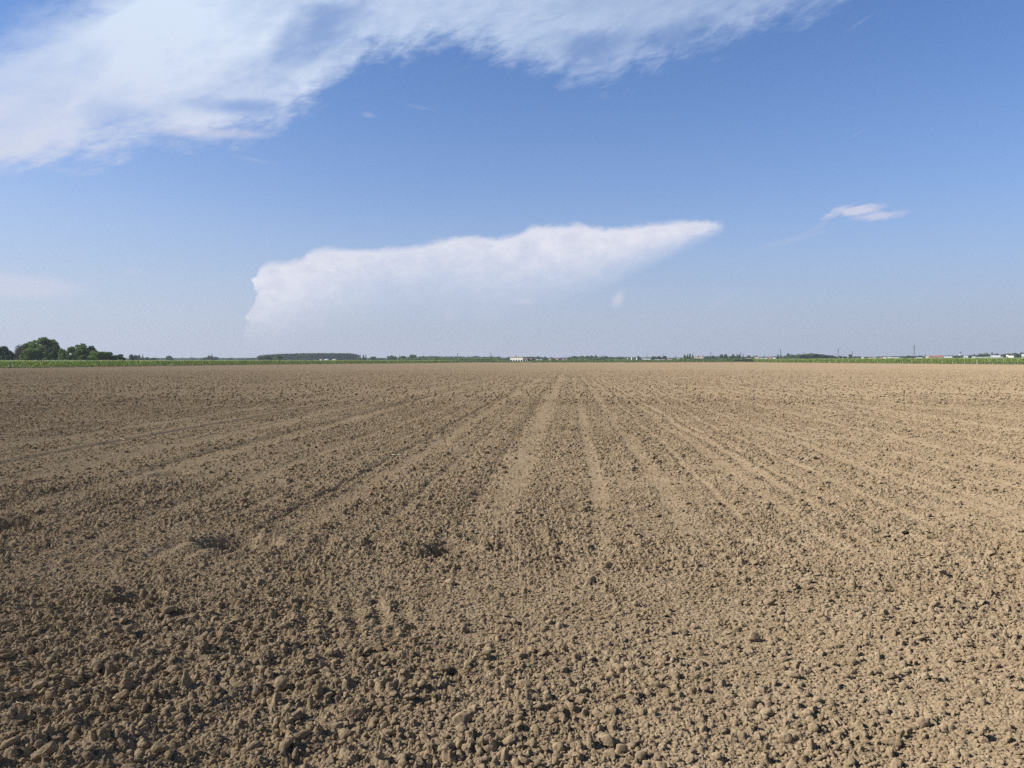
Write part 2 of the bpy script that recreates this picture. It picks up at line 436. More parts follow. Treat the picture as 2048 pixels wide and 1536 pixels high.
for i in range(0, len(r_), 200):
    Z[i:i + 200] = H(X[i:i + 200], Y[i:i + 200])
amp_ = np.clip(0.60 * STEP * (Y - 18.0), 0, 0.14)
Z += amp_ * (np.random.default_rng(3).random(Z.shape, dtype=np.float32) - 0.5) * 2.0 * (1 - 0.6 * np.interp(st(X, Y)[0], _g, _b).astype(np.float32))
nc, nr = len(u_), len(r_)
idx = np.arange(nr * nc).reshape(nr, nc)
quads = np.stack([idx[:-1, :-1], idx[:-1, 1:], idx[1:, 1:], idx[1:, :-1]], -1).reshape(-1, 4)
cx = X[:-1, :-1].ravel(); cyy = Y[:-1, :-1].ravel()
ok = (cx > left_edge(cyy)) & (cx < XR)
quads = quads[ok]
field = mesh_np("soil_field", np.stack([X, Y, Z], -1).reshape(-1, 3), quads, 4, soil_m, smooth=True)
tag(field, "tilled brown soil field with drill rows running to the horizon", None, None, "structure")
del X, Y, Z, U, idx, quads, cx, cyy, ok

# ------------------------------------------------------------------ loose clods
def ico(sub):
    t = (1 + 5 ** .5) / 2
    v = [(-1, t, 0), (1, t, 0), (-1, -t, 0), (1, -t, 0), (0, -1, t), (0, 1, t), (0, -1, -t), (0, 1, -t), (t, 0, -1), (t, 0, 1), (-t, 0, -1), (-t, 0, 1)]
    f = [(0, 11, 5), (0, 5, 1), (0, 1, 7), (0, 7, 10), (0, 10, 11), (1, 5, 9), (5, 11, 4), (11, 10, 2), (10, 7, 6), (7, 1, 8), (3, 9, 4), (3, 4, 2), (3, 2, 6), (3, 6, 8), (3, 8, 9), (4, 9, 5), (2, 4, 11), (6, 2, 10), (8, 6, 7), (9, 8, 1)]
    v = [np.array(p, float) / math.hypot(1, t) for p in v]
    for _ in range(sub):
        nf = []; mid = {}
        def mp(a, b):
            k = (min(a, b), max(a, b))
            if k not in mid:
                p = v[a] + v[b]; v.append(p / np.linalg.norm(p)); mid[k] = len(v) - 1
            return mid[k]
        for a, b, c in f:
            ab, bc, ca = mp(a, b), mp(b, c), mp(c, a)
            nf += [(a, ab, ca), (b, bc, ab), (c, ca, bc), (ab, bc, ca)]
        f = nf
    return np.array(v), np.array(f)

rng = np.random.default_rng(11)
def rock_shapes(sub, n):
    """faceted lumps: a ball cut by random planes, then roughened"""
    v0, f0 = ico(sub); out = []
    for _ in range(n):
        v = v0.copy()
        k = 7; nrm = rng.normal(size=(k, 3)); nrm /= np.linalg.norm(nrm, axis=1)[:, None]
        off = rng.uniform(0.30, 0.72, k)
        for a in range(k):
            d = v @ nrm[a] - off[a]
            v -= np.clip(d, 0, None)[:, None] * nrm[a]
        v *= 1 + rng.uniform(-0.05, 0.05, (len(v), 1)) * (1.0 if sub else 4.0)
        v *= np.array([rng.uniform(.95, 1.6), rng.uniform(.8, 1.2), rng.uniform(.6, 1.0)])
        out.append(v)
    return np.array(out), f0

def scatter(n, y0, y1, rlo, rhi, pw, keep_fn=None):
    """points spread evenly over the visible wedge of ground"""
    y = np.sqrt(rng.uniform(y0 * y0, y1 * y1, n)); x = rng.uniform(-0.92, 0.92, n) * y
    r = rlo * (rhi / rlo) ** (rng.uniform(0, 1, n) ** pw)
    s, t = st(x, y)
    sw = s + 0.10 * fbm(s * 0.5, t * 0.25, 91, 3) + 0.03 * fbm(s * 3, t * 2.5, 92, 2)
    band = np.interp(sw, _g, _b) * rowness(y)
    patch = np.clip(0.62 + 1.3 * fbm(x * 0.6, y * 0.6, 7, 3), 0.25, 1.35)
    k = rng.uniform(0, 1, n) < (0.16 + 0.84 * (1 - band)) * (0.2 + 0.75 * patch)
    k &= (x > left_edge(y) + 1) & (x < XR - 1)
    return x[k], y[k], r[k]

def build_clods(name, sets, label):
    VV, FF, base_i = [], [], 0
    for sub, nshape, (x, y, r) in sets:
        sh, f = rock_shapes(sub, nshape)
        n = len(x)
        which = rng.integers(0, nshape, n)
        v = sh[which]                                       # n, k, 3
        a = rng.uniform(0, 6.283, n); b = rng.uniform(-0.6, 0.6, n)
        ca, sa, cb, sb_ = np.cos(a)[:, None], np.sin(a)[:, None], np.cos(b)[:, None], np.sin(b)[:, None]
        vx_, vy_, vz_ = v[..., 0], v[..., 1], v[..., 2]
        vy2 = vy_ * cb - vz_ * sb_; vz2 = vy_ * sb_ + vz_ * cb
        x2 = vx_ * ca - vy2 * sa; y2 = vx_ * sa + vy2 * ca
        z = H(x, y, fine=False) + r * 0.45
        P = np.stack([x2 * r[:, None] + x[:, None], y2 * r[:, None] + y[:, None], vz2 * r[:, None] + z[:, None]], -1)
        k = P.shape[1]
        VV.append(P.reshape(-1, 3).astype(np.float32))
        FF.append((f[None] + (np.arange(n) * k)[:, None, None] + base_i).reshape(-1, 3))
        base_i += n * k
    o = mesh_np(name, np.concatenate(VV), np.concatenate(FF), 3, soil_m, smooth=False)
    tag(o, label, None, None, "stuff")
    return o

build_clods("soil_clods", [
    (2, 40, scatter(1300, 2.2, 9, 0.020, 0.045, 2.4)),
    (1, 40, scatter(16000, 2.2, 9, 0.010, 0.024, 2.4)),
    (1, 60, scatter(110000, 2.2, 5.5, 0.004, 0.012, 1.5)),
    (0, 60, scatter(140000, 5.0, 10, 0.006, 0.015, 1.4)),
    (1, 40, scatter(48000, 8, 36, 0.018, 0.045, 2.0)),
    (1, 60, scatter(9000, 2.2, 4.9, 0.009, 0.032, 2.6)),
    (0, 60, scatter(210000, 9.5, 32, 0.012, 0.026, 1.3)),
    (0, 30, scatter(190000, 28, 130, 0.03, 0.085, 1.6)),
], "loose crumbly clods of dry soil strewn over the tilled field")

# ------------------------------------------------------------------ ground beyond and around the field
crop_m, G, gb = mat("green_farmland", 1.0)
gp = G.new('ShaderNodeNewGeometry').outputs['Position']
sc_ = G.new('ShaderNodeMapping'); sc_.inputs['Scale'].default_value = (0.0035, 0.0022, 1); G.put(sc_.inputs[0], gp)
cells = G.new('ShaderNodeTexVoronoi', distance='CHEBYCHEV'); cells.inputs['Scale'].default_value = 1.0; G.put(cells.inputs['Vector'], sc_.outputs[0])
cs = G.new('ShaderNodeSeparateColor'); G.put(cs.inputs[0], cells.outputs['Color'])
gc = G.mix(cs.outputs[0], (0.060, 0.115, 0.040), (0.105, 0.150, 0.055))
gc = G.mix(G.smooth(cs.outputs[1], 0.82, 0.9), gc, (0.19, 0.16, 0.10))
gc = G.mix(G.m('MULTIPLY', G.noise(gp, 0.6, 4, 0.6), 0.5), gc, (0.05, 0.095, 0.03))
G.put(gb.inputs['Base Color'], gc)
verts = [(-6000, -1500, -0.35), (6000, -1500, -0.35), (6000, 9000, -0.35), (-6000, 9000, -0.35)]
g = mesh_np("ground", verts, [(0, 1, 2, 3)], 4, crop_m)
tag(g, "flat green farmland reaching to the horizon", kind="structure")

# headland soil behind and beside the camera
back = mesh_np("soil_headland", [(-60, -30, -0.06), (60, -30, -0.06), (60, 2.02, -0.06), (-60, 2.02, -0.06)], [(0, 1, 2, 3)], 4, soil_m)
tag(back, "bare soil headland at the near end of the field", kind="structure")

# ------------------------------------------------------------------ foliage materials
def leaf_mat(name, dark, light, trans=0.35):
    m_, N, b = mat(name, 0.75)
    info = N.new('ShaderNodeObjectInfo')
    at = N.new('ShaderNodeAttribute', attribute_name='tone')
    p = N.new('ShaderNodeNewGeometry').outputs['Position']
    n = N.noise(p, 0.35, 3, 0.6)
    f = N.m('ADD', N.m('MULTIPLY', at.outputs['Fac'], 0.55), N.m('ADD', N.m('MULTIPLY', info.outputs['Random'], 0.25), N.m('MULTIPLY', N.m('SUBTRACT', n, 0.35), 0.6)), clamp=True)
    c = N.mix(f, dark, light)
    N.put(b.inputs['Base Color'], c)
    tr = N.new('ShaderNodeBsdfTranslucent'); N.put(tr.inputs['Color'], c)
    mx = N.new('ShaderNodeMixShader'); mx.inputs[0].default_value = trans
    out = m_.node_tree.nodes['Material Output']
    N.t.links.new(b.outputs[0], mx.inputs[1]); N.t.links.new(tr.outputs[0], mx.inputs[2]); N.t.links.new(mx.outputs[0], out.inputs['Surface'])
    return m_
LM = {
    'green': leaf_mat("leaves_green", (0.072, 0.135, 0.027), (0.25, 0.35, 0.075)),
    'deep': leaf_mat("leaves_deep_green", (0.034, 0.068, 0.022), (0.10, 0.165, 0.048)),
    'pale': leaf_mat("leaves_pale_green", (0.11, 0.18, 0.045), (0.26, 0.33, 0.11)),
    'silver': leaf_mat("leaves_silver_green", (0.10, 0.135, 0.075), (0.19, 0.225, 0.13)),
    'brown': leaf_mat("bare_twigs", (0.060, 0.052, 0.045), (0.11, 0.095, 0.085), 0.0),
    'vine': leaf_mat("vine_leaves", (0.12, 0.20, 0.025), (0.33, 0.43, 0.09), 0.35),
    'crop': leaf_mat("crop_leaves", (0.10, 0.17, 0.06), (0.20, 0.28, 0.12), 0.3),
    'backlit_shoot': leaf_mat("backlit_shoots", (0.30, 0.38, 0.17), (0.46, 0.52, 0.28), 0.4),  # young leaf tips, with the backlight of the row tops put into their colour
    'grass': leaf_mat("verge_grass", (0.20, 0.23, 0.07), (0.42, 0.38, 0.18), 0.3),
}
bark_m, Bk, bb = mat("bark", 0.95)
Bk.put(bb.inputs['Base Color'], Bk.mix(Bk.noise(Bk.new('ShaderNodeTexCoord').outputs['Object'], 3.0, 4), (0.07, 0.055, 0.042), (0.15, 0.125, 0.10)))
post_m, Pk, pb = mat("weathered_post", 0.8)
Pk.put(pb.inputs['Base Color'], Pk.mix(Pk.noise(Pk.new('ShaderNodeTexCoord').outputs['Object'], 6.0, 3), (0.50, 0.49, 0.43), (0.70, 0.69, 0.63)))

def plain(name, c1, c2=None, rough=0.85, scale=1.2):
    m_, N, b = mat(name, rough)
    c2 = c2 or tuple(v * 0.8 for v in c1)
    N.put(b.inputs['Base Color'], N.mix(N.noise(N.new('ShaderNodeTexCoord').outputs['Object'], scale, 4, 0.6), c2, c1))
    return m_
M = {
    'white': plain("white_render", (0.86, 0.85, 0.79), (0.78, 0.76, 0.70)),
    'cream': plain("cream_render", (0.62, 0.55, 0.42), (0.52, 0.46, 0.35)),
    'pink': plain("pink_render", (0.62, 0.36, 0.30), (0.50, 0.28, 0.24)),
    'grey': plain("grey_cladding", (0.42, 0.43, 0.44), (0.34, 0.35, 0.36)),
    'tile': plain("terracotta_tiles", (0.42, 0.20, 0.14), (0.30, 0.15, 0.11)),
    'rooftan': plain("faded_tiles", (0.40, 0.30, 0.25), (0.30, 0.22, 0.19)),
    'metal': plain("metal_sheet_roof", (0.50, 0.52, 0.55), (0.42, 0.44, 0.47), 0.5),
    'dark': plain("dark_opening", (0.035, 0.035, 0.038), (0.02, 0.02, 0.022)),
    'steel': plain("galvanised_steel", (0.20, 0.21, 0.22), (0.14, 0.15, 0.16), 0.6),
    'straw': plain("pale_straw", (0.58, 0.50, 0.35), (0.48, 0.40, 0.27), 0.7, 20),
}

# ------------------------------------------------------------------ leaves
def leaf_quads(P, size, rg, up=0.0, tones=None):
    """one small bent quad per point"""
    n = len(P)
    a = rg.normal(size=(n, 3)); a[:, 2] += up
    a /= np.linalg.norm(a, axis=1)[:, None]
    b = np.cross(a, rg.normal(size=(n, 3))); b /= np.linalg.norm(b, axis=1)[:, None]
    s = (size * rg.uniform(0.6, 1.3, n))[:, None]
    V = np.stack([P - a * s * .5 - b * s * .4, P + a * s * .5 - b * s * .3, P + a * s * .45 + b * s * .4, P - a * s * .4 + b * s * .35], 1)
    Fq = np.arange(n * 4).reshape(n, 4)
    t = tones if tones is not None else rg.uniform(0, 1, n)
    return V.reshape(-1, 3), Fq, np.repeat(t, 4)

def crown_points(kind, n, rg):
    """points of a crown 1 m tall and 1 m wide, from z = 0 (crown base) to 1"""
    L = []
    if kind in ('round', 'broad', 'willow', 'bare'):
        k = 46 if kind != 'willow' else 18
        for _ in range(k):
            th = rg.uniform(0, 6.283); z = rg.uniform(0.08, 0.90)
            rr = math.sqrt(max(0.02, 1 - ((z - 0.45) / 0.56) ** 2)) * 0.5 * rg.uniform(0.35, 0.92)
            L.append((rr * math.cos(th), rr * math.sin(th), z, rg.uniform(0.10, 0.17)))
        L.append((rg.uniform(-.1, .1), 0, 0.86, 0.14)); L.append((rg.uniform(-.15, .15), 0, 0.5, 0.3))
    elif kind == 'column':
        for i in range(16):
            z = 0.04 + 0.9 * i / 15
            w = 0.5 * min(1, 0.55 + z * 1.6) * (1 - max(0, z - 0.45) * 1.45)
            L.append((rg.uniform(-.12, .12) * w, rg.uniform(-.2, .2) * w, z, max(0.05, w * 0.72)))
    elif kind == 'cone':
        for i in range(22):
            z = rg.uniform(0.03, 0.93); w = 0.5 * (1 - z) ** 0.8
            th = rg.uniform(0, 6.283)
            L.append((w * .5 * math.cos(th), w * .5 * math.sin(th), z, max(.05, w * .6)))
    elif kind == 'scrub':
        for _ in range(16):
            th = rg.uniform(0, 6.283); rr = rg.uniform(0, .36); L.append((rr * math.cos(th), rr * math.sin(th), rg.uniform(.12, .72), rg.uniform(.12, .24)))
    L = np.array(L)
    vol = L[:, 3] ** 1.6; w = rg.choice(len(L), n, p=vol / vol.sum())
    d = rg.normal(size=(n, 3)); d /= np.linalg.norm(d, axis=1)[:, None]
    rad = L[w, 3] * (0.62 + 0.45 * rg.random(n))
    xs = L[w, 0] + d[:, 0] * rad; ys = L[w, 1] + d[:, 1] * rad
    zs = L[w, 2] + d[:, 2] * rad * (0.8 if kind in ('round', 'broad', 'willow', 'scrub', 'bare') else 1.1 if kind == 'cone' else 0.35)
    tone = np.clip(rg.uniform(0, 1, len(L))[w] * 0.6 + rg.uniform(0, .4, n), 0, 1)
    P = np.stack([xs, ys, np.clip(zs, 0.0, 1.05)], 1)
    return P, tone

def tube(path, radii, sides=6):
    V, Fc = [], []
    path = [Vector(p) for p in path]
    for i, p in enumerate(path):
        d = (path[min(i + 1, len(path) - 1)] - path[max(i - 1, 0)]).normalized()
        a = d.cross(Vector((0.3, 0.9, 0.1))).normalized(); b = d.cross(a)
        for k in range(sides):
            t = 6.2832 * k / sides
            V.append(tuple(p + (a * math.cos(t) + b * math.sin(t)) * radii[i]))
    for i in range(len(path) - 1):
        for k in range(sides):
            Fc.append((i * sides + k, i * sides + (k + 1) % sides, (i + 1) * sides + (k + 1) % sides, (i + 1) * sides + k))
    return V, Fc
def join(parts):
    V, Fc = [], []
    for v, f in parts:
        k = len(V); V += list(v); Fc += [tuple(i + k for i in q) for q in f]
    return V, Fc

PROTO = {}
def tree_meshes(kind, leaf, detail, var):
    """unit-width, unit-height tree: (crown mesh, trunk mesh)"""
    key = (kind, leaf, detail, var)
    if key in PROTO: return PROTO[key]
    rg = np.random.default_rng(hash(key[3]) % 1000 + len(kind) * 7 + detail * 31)
    n, size = {2: (13000, 0.040), 1: (2200, 0.085), 0: (700, 0.14)}[detail]
    if kind == 'column': size *= 1.5 if detail < 2 else 1; 
    if kind == 'bare': n = int(n * .45); size *= 0.6
    lift = {'round': .03, 'broad': .02, 'willow': .04, 'column': .05, 'cone': .03, 'scrub': 0.0, 'bare': .15}[kind]
    P, tone = crown_points(kind, n, rg)
    P[:, 2] = lift + P[:, 2] * (1 - lift)
    V, Fq, T = leaf_quads(P, size, rg, tones=tone)
    c = mesh_np("crown", V, Fq, 4, LM[leaf], attrs={'tone': T})
    parts = [tube([(0, 0, 0), (0.01, 0, lift + .15), (0.0, 0.01, 0.62)], [0.030, 0.022, 0.008])]
    rr = random.Random(var + 3)
    for k in range(6):
        t = rr.uniform(0, 6.28); z = lift + rr.uniform(.02, .3); w = 0.1 if kind in ('column', 'cone') else 0.3
        parts.append(tube([(0, 0, z), (math.cos(t) * w * .5, math.sin(t) * w * .5, z + .14), (math.cos(t) * w, math.sin(t) * w, z + .26)], [0.013, 0.009, 0.004], 5))
    v, f = join(parts)
    tr = mesh_np("trunk", v, f, 4, bark_m)
    PROTO[key] = (c.data, tr.data)
    bpy.data.objects.remove(c); bpy.data.objects.remove(tr)
    return PROTO[key]

rt = random.Random(77)
KIND_NAME = {'round': 'round_tree', 'broad': 'broad_tree', 'willow': 'willow_tree', 'column': 'poplar_tree', 'cone': 'conifer_tree', 'scrub': 'bush', 'bare': 'bare_tree'}
def tree(kind, px, ptop, pw, Y, leaf, label, group, detail=0, cat='tree', sink=0.3):
    d = ray(px, 720)
    x = d.x * Y
    k = Y / F
    h = (hor(px) - ptop) * k + EYE + 0.35
    w = pw * k
    c_me, t_me = tree_meshes(kind, leaf, detail, rt.randrange(3))
    e = bpy.data.objects.new(KIND_NAME[kind], None); COL.objects.link(e)
    e.location = (x, Y, -0.35); e.rotation_euler.z = rt.uniform(0, 6.28); e.scale = (w, w, h)
    tag(e, label, cat, group)
    for nm, me in (('crown', c_me), ('trunk', t_me)):
        o = bpy.data.objects.new(nm, me); COL.objects.link(o); o.parent = e
    return e

# near clump of broadleaf trees behind the left vineyard
GN = "tall trees behind the left vineyard"
near = [
    ('round', 8, 691, 46, 330, 'deep', "dark leafy tree cut off by the left edge of the picture"),
    ('bare', 45, 688, 32, 326, 'brown', "grey-brown nearly leafless tree between the dark edge tree and the tallest tree"),
    ('round', 62, 681.5, 46, 340, 'green', "leafy tree leaning against the left shoulder of the tallest tree"),
    ('round', 91, 676.5, 58, 338, 'green', "tallest broadleaf tree of the whole skyline, with a domed dark green crown"),
    ('broad', 112, 690, 36, 334, 'deep', "dark broadleaf tree filling the right flank of the tallest tree"),
    ('broad', 66, 696, 44, 322, 'green', "lighter green lower tree in front of the tallest tree"),
    ('scrub', 90, 712, 16, 316, 'pale', "small pale bush at the foot of the tallest tree"),
    ('round', 128, 697.5, 22, 324, 'pale', "bright yellow-green small tree in the dip between the two tall crowns"),
    ('scrub', 138, 707, 24, 318, 'pale', "rounded pale shrub below the dip between the two tall crowns"),
    ('round', 160, 688, 42, 336, 'green', "second tallest crown, flat topped, right of the dip"),
    ('round', 184, 690.5, 26, 334, 'deep', "dark pointed tree joined to the right side of the second tallest crown"),
    ('scrub', 166, 706, 26, 318, 'pale', "light green bush under the second tallest crown"),
    ('broad', 197, 702, 44, 322, 'green', "mid green spreading tree right of the second tallest crown"),
    ('broad', 216, 704.5, 36, 330, 'deep', "dark low tree where the tall clump slopes down to the right"),
    ('broad', 237, 709, 34, 350, 'deep', "last low dark tree at the right end of the tall clump"),
    ('broad', -30, 694, 60, 335, 'deep', "dark tree just beyond the left edge of the picture"),
]
for k_, px, t_, w_, Y_, lf, lab in near:
    tree(k_, px, t_, w_, Y_, lf, lab, GN, 2, 'bush' if k_ == 'scrub' else 'tree')

# ------------------------------------------------------------------ skyline trees, one by one
ORD = ["first", "second", "third", "fourth", "fifth", "sixth", "seventh", "eighth", "ninth", "tenth", "eleventh", "twelfth", "thirteenth", "fourteenth",
       "fifteenth", "sixteenth", "seventeenth", "eighteenth", "nineteenth", "twentieth", "twenty-first", "twenty-second", "twenty-third", "twenty-fourth", "twenty-fifth", "twenty-sixth", "twenty-seventh", "twenty-eighth", "twenty-ninth", "thirtieth"]
MARKS = [(240, "the tall clump of trees"), (515, "the start of the poplar plantation"), (703, "the poplar plantation"), (1047, "the white arcaded villa"),
         (1137, "the spot where the rows vanish"), (1273, "the two white silos"), (1330, "the long bright white shed"), (1403, "the long pink-roofed farm"), (1525, "the white twin houses"), (1672, "the broad green wood"), (1843, "the tallest pylon"), (1903, "the pink brick works"), (1950, "the water tower")]
far = """w 535 711.5 22 760 silver|w 524 713.5 16 765 silver|w 556 709.5 18 740 pale|r 264 709 12 640 deep|r 271 709.5 9 900 deep|r 278 710 8 900 deep|k 286 708.5 7 900 deep|r 294 714 9 950 deep
r 303 716 7 980 deep|r 309 714.8 10 950 deep|r 339 711.3 15 1000 deep|r 404 715.8 8 1300 green|r 410 714.2 8 1300 deep|r 418 710.7 9 1200 deep|c 424 708.8 4 1200 deep|r 431 713 9 1200 deep
r 460 716.2 12 1400 deep|r 480 717 14 1500 deep|r 500 716.5 14 1500 deep
c 706 709.5 2.6 1150 deep|c 709.8 709 2 1150 green|r 716 713 5 1200 green|c 720.5 708.5 2.4 1150 deep|k 727 709 8 1150 deep|c 731.6 708.5 2.4 1150 deep|r 746 713 13 1150 deep|r 764 715.8 12 1300 deep
r 776 711.5 5 1250 green|r 783.5 710.4 10 1200 deep|r 790 712 7 1200 green|c 799.5 710.6 3 1200 deep|r 806 711.6 11 1150 deep|b 826 709 15 1150 green|r 845 712 16 1300 deep|r 856 712.4 9 1300 green|r 874 712.6 16 1350 deep|r 888 713.6 12 1350 green|r 902 713 8 1300 deep|r 912 712.8 7 1300 green|r 921 713.6 9 1300 deep
s 924 716.2 5 640 deep|r 939 713.8 9 1350 deep|r 948 713 8 1350 green|r 968 712.8 10 1050 green|r 982 712.8 12 1300 deep|r 994 714 9 1350 deep
r 1016.5 713.6 6 1180 deep|r 1031 711.6 12 1260 deep|c 1045.5 712.2 3 1240 deep
r 1053 713.5 5 1220 green|r 1060 713.8 7 1220 deep|r 1066 713.4 5 1220 deep|r 1076 713 6 1300 deep|r 1083 714 6 1350 green|c 1090.5 712.8 5 1300 deep|r 1105 716.4 6 1300 deep|r 1120 716.2 6 1250 deep|r 1129 717 4 1250 deep|c 1138 714 3 1350 deep|r 1149.5 711.7 12 1250 deep|r 1163 711.4 11 1250 green|r 1175 711.4 8 1250 deep|r 1182.5 710.6 7 1250 deep|c 1191.5 710 6 1250 green|c 1204 712 4 1250 deep|r 1211 711.6 9 1250 deep|r 1225 714 13 1350 deep|r 1240 714.4 12 1350 deep|r 1256 714.8 12 1400 green
r 1277 712 9 1300 deep|r 1294 714.8 10 1350 deep|r 1308 712.4 10 1250 deep|r 1318 712 8 1250 deep|r 1329 711.6 9 1250 deep|r 1340 715.6 8 1350 deep|k 1351.5 711.2 3.4 1100 deep|r 1362.5 714.8 5 1150 deep|r 1370 710.2 7 1100 green|c 1375.5 708.6 5 1100 deep|c 1380 706.8 4.5 1100 deep|c 1385.5 708.2 5 1150 green|r 1397 711.6 5 1250 deep
c 1405.6 710.6 2.6 1250 deep|r 1412 713 11 1250 deep|r 1425 712.2 15 1250 deep|r 1443 708.2 7 1100 deep|r 1451.5 708.4 8 1100 deep|r 1460 712 7 1200 green|r 1467 708.2 8 1100 deep|c 1474.5 708.4 5 1100 green|r 1478.5 709 5 1100 deep|c 1486.2 707.8 2.4 1100 deep|r 1498 710.6 11 1200 deep|r 1508 711.8 7 1200 green|r 1513.5 710.8 5 1200 deep
r 1549 712.6 4 1250 deep|c 1556 708.6 5 1200 deep|c 1561.6 708.8 5 1200 green|r 1569.4 711 4 1250 deep|r 1576 707 8 1150 deep|r 1582 708.6 6 1150 deep|c 1586.2 708.6 4 1150 green|c 1590.4 710 3 1150 deep|c 1595 708.2 5 1150 deep|r 1603.5 709 6 1150 green|c 1613 708.6 5 1150 deep
r 1681 711.2 6 1200 deep|r 1687.5 711.6 4 1200 green|r 1691.5 712.4 4 1200 deep|r 1700.5 708.4 7 1150 deep|r 1709 712.6 6 1250 deep|r 1714.5 712 4 1250 green|r 1720 712.8 6 1250 deep|r 1729 715 4 1350 deep|r 1748 714 8 1300 deep|c 1755 713.2 2.6 1300 deep|r 1772 714.4 8 1350 deep|r 1797 712.4 6 1200 deep|k 1806 710.2 2.6 1200 deep|b 1817 710.8 14 1200 deep|r 1829 712.2 12 1200 deep|r 1840 710.8 9 1200 deep
c 1850 709 3.4 1200 deep|r 1881 709.6 4.4 1200 deep|r 1897 710.4 6 1200 deep
r 1911 711 10 1100 deep|r 1918 710.6 9 1100 green|r 1927 712 8 1150 deep|r 1941 710 9 1050 deep|c 1948.6 707.4 3 1050 deep
b 1953 710 10 1050 deep|r 1962 707 12 1050 deep|r 1973 706 12 1050 green|c 1984 704.6 5 1050 deep|r 1993 706.6 12 1050 deep|b 2011 707.6 12 1000 deep|r 2020 706.6 11 1000 green|r 2029 705 11 1000 deep|c 2037 708.4 4 1000 deep|r 2044 704.4 11 1000 deep|r 2060 705 16 1000 deep"""
KM = {'w': ('willow', 'pale bushy'), 'r': ('round', 'rounded'), 'c': ('column', 'slim upright'), 'k': ('cone', 'pointed conical'), 'b': ('broad', 'broad spreading'), 's': ('scrub', 'low dark')}
rows_ = [r.split() for r in far.replace('\n', '|').split('|')]
rows_ = sorted([(k, float(a), float(b), float(c), float(d), l) for k, a, b, c, d, l in rows_], key=lambda r: r[1])
count = {}
for k, px, t_, w_, Y_, lf in rows_:
    mk = 0
    for i, (mx_, nm) in enumerate(MARKS):
        if px > mx_: mk = i
    nm = MARKS[mk][1]
    key = nm
    count[key] = count.get(key, 0) + 1
    kind, adj = KM[k]
    tone = {'deep': 'dark', 'green': 'mid green', 'pale': 'light green', 'silver': 'silvery'}[lf]
    adj = {'s': 'low'}.get(k, adj) if k != 'w' else 'bushy'
    noun = 'bush' if k == 's' else 'tree'
    lab = "%s %s skyline %s, %s one right of %s" % (adj, tone, noun, ORD[count[key] - 1], nm)
    det = 2 if Y_ < 800 else (1 if w_ > 8 or Y_ < 1000 else 0)
    if k == 'w': det = 1
    tree(kind, px, t_, w_ * 1.12, Y_, lf, lab, "separate trees along the skyline", det, noun)

# ------------------------------------------------------------------ woods that read as one mass
def mass(name, prof, Y, depth, leaf, label, per_px, size, base=-0.35, ragged=0.12, cell=3.0, thick=1.0, seed=0):
    """closed belt of crowns following a height profile; leaf clusters through its volume"""
    rg = np.random.default_rng(seed + 5)
    xs = np.array([p[0] for p in prof], float); ys = np.array([p[1] for p in prof], float)
    n = int((xs[-1] - xs[0]) * per_px)
    px = rg.uniform(xs[0], xs[-1], n)
    k = Y / F
    top = (hor(px) - np.interp(px, xs, ys)) * k + EYE
    d0 = ray(xs[0], 720).x * Y; d1 = ray(xs[-1], 720).x * Y
    X_ = d0 + (px - xs[0]) / (xs[-1] - xs[0]) * (d1 - d0)
    Yd = Y + rg.uniform(0, depth, n) * rg.uniform(0.2, 1, n)
    bump = 1 - ragged + ragged * 1.6 * (vnoise(X_ / cell, Yd / cell, seed) + 0.5) + 0.5 * ragged * vnoise(X_ / (cell * .35), Yd / cell, seed + 3)
    f = rg.uniform(0, 1, n) ** 0.55
    Zp = base + (top * bump - base) * f
    P = np.stack([X_, Yd, Zp], 1)
    V, Fq, T = leaf_quads(P, size, rg, tones=np.clip(0.5 + vnoise(X_ / cell, Zp / cell, seed + 9) + rg.uniform(-.2, .2, n), 0, 1))
    o = mesh_np(name, V, Fq, 4, LM[leaf], attrs={'tone': T})
    tag(o, label, None, None, "stuff")
mass("poplar_plantation", [(514, 713), (520, 711.2), (535, 710), (552, 709), (575, 708.2), (605, 707.5), (640, 707.2), (690, 707.2), (697, 708), (703, 710.2)], 1450, 90, 'deep',
     "dense flat-topped poplar plantation left of the middle of the skyline", 340, 2.4, ragged=0.05, cell=9, seed=1)
mass("green_wood", [(1598, 712.5), (1612, 710.5), (1626, 709), (1632, 708), (1640, 709), (1652, 709.4), (1660, 711), (1668, 712.6), (1676, 714)], 1000, 60, 'deep',
     "broad green wood right of the middle of the skyline", 260, 1.7, ragged=0.14, cell=7, seed=2)
LINE = [(240, 717), (310, 717.2), (330, 717), (350, 716.6), (375, 716.3), (385, 717), (400, 716.4), (440, 716.8), (460, 716.8), (480, 717), (500, 716.4), (520, 717), (700, 717), (735, 717), (760, 716.6), (790, 715.5),
        (815, 715), (840, 713.6), (870, 713.3), (890, 714), (920, 714), (950, 713.8), (965, 714.5), (990, 714.6), (1010, 716), (1040, 714.5), (1080, 714.8), (1095, 716), (1110, 717), (1130, 717), (1150, 714), (1210, 714), (1230, 715),
        (1270, 714.8), (1300, 716), (1330, 715), (1345, 717), (1370, 716), (1400, 716), (1415, 713.8), (1440, 713), (1520, 714.2), (1550, 715.4), (1580, 713), (1620, 713), (1680, 714.6), (1720, 714.6), (1735, 716.2), (1760, 714.6), (1800, 714),
        (1840, 713.4), (1870, 713), (1910, 713), (1950, 712), (1990, 711), (2020, 710.6), (2070, 710)]
mass("far_treeline", LINE, 1900, 260, 'deep', "thin dark belt of far trees closing the plain along the horizon", 42, 3.4, ragged=0.30, cell=16, seed=3)
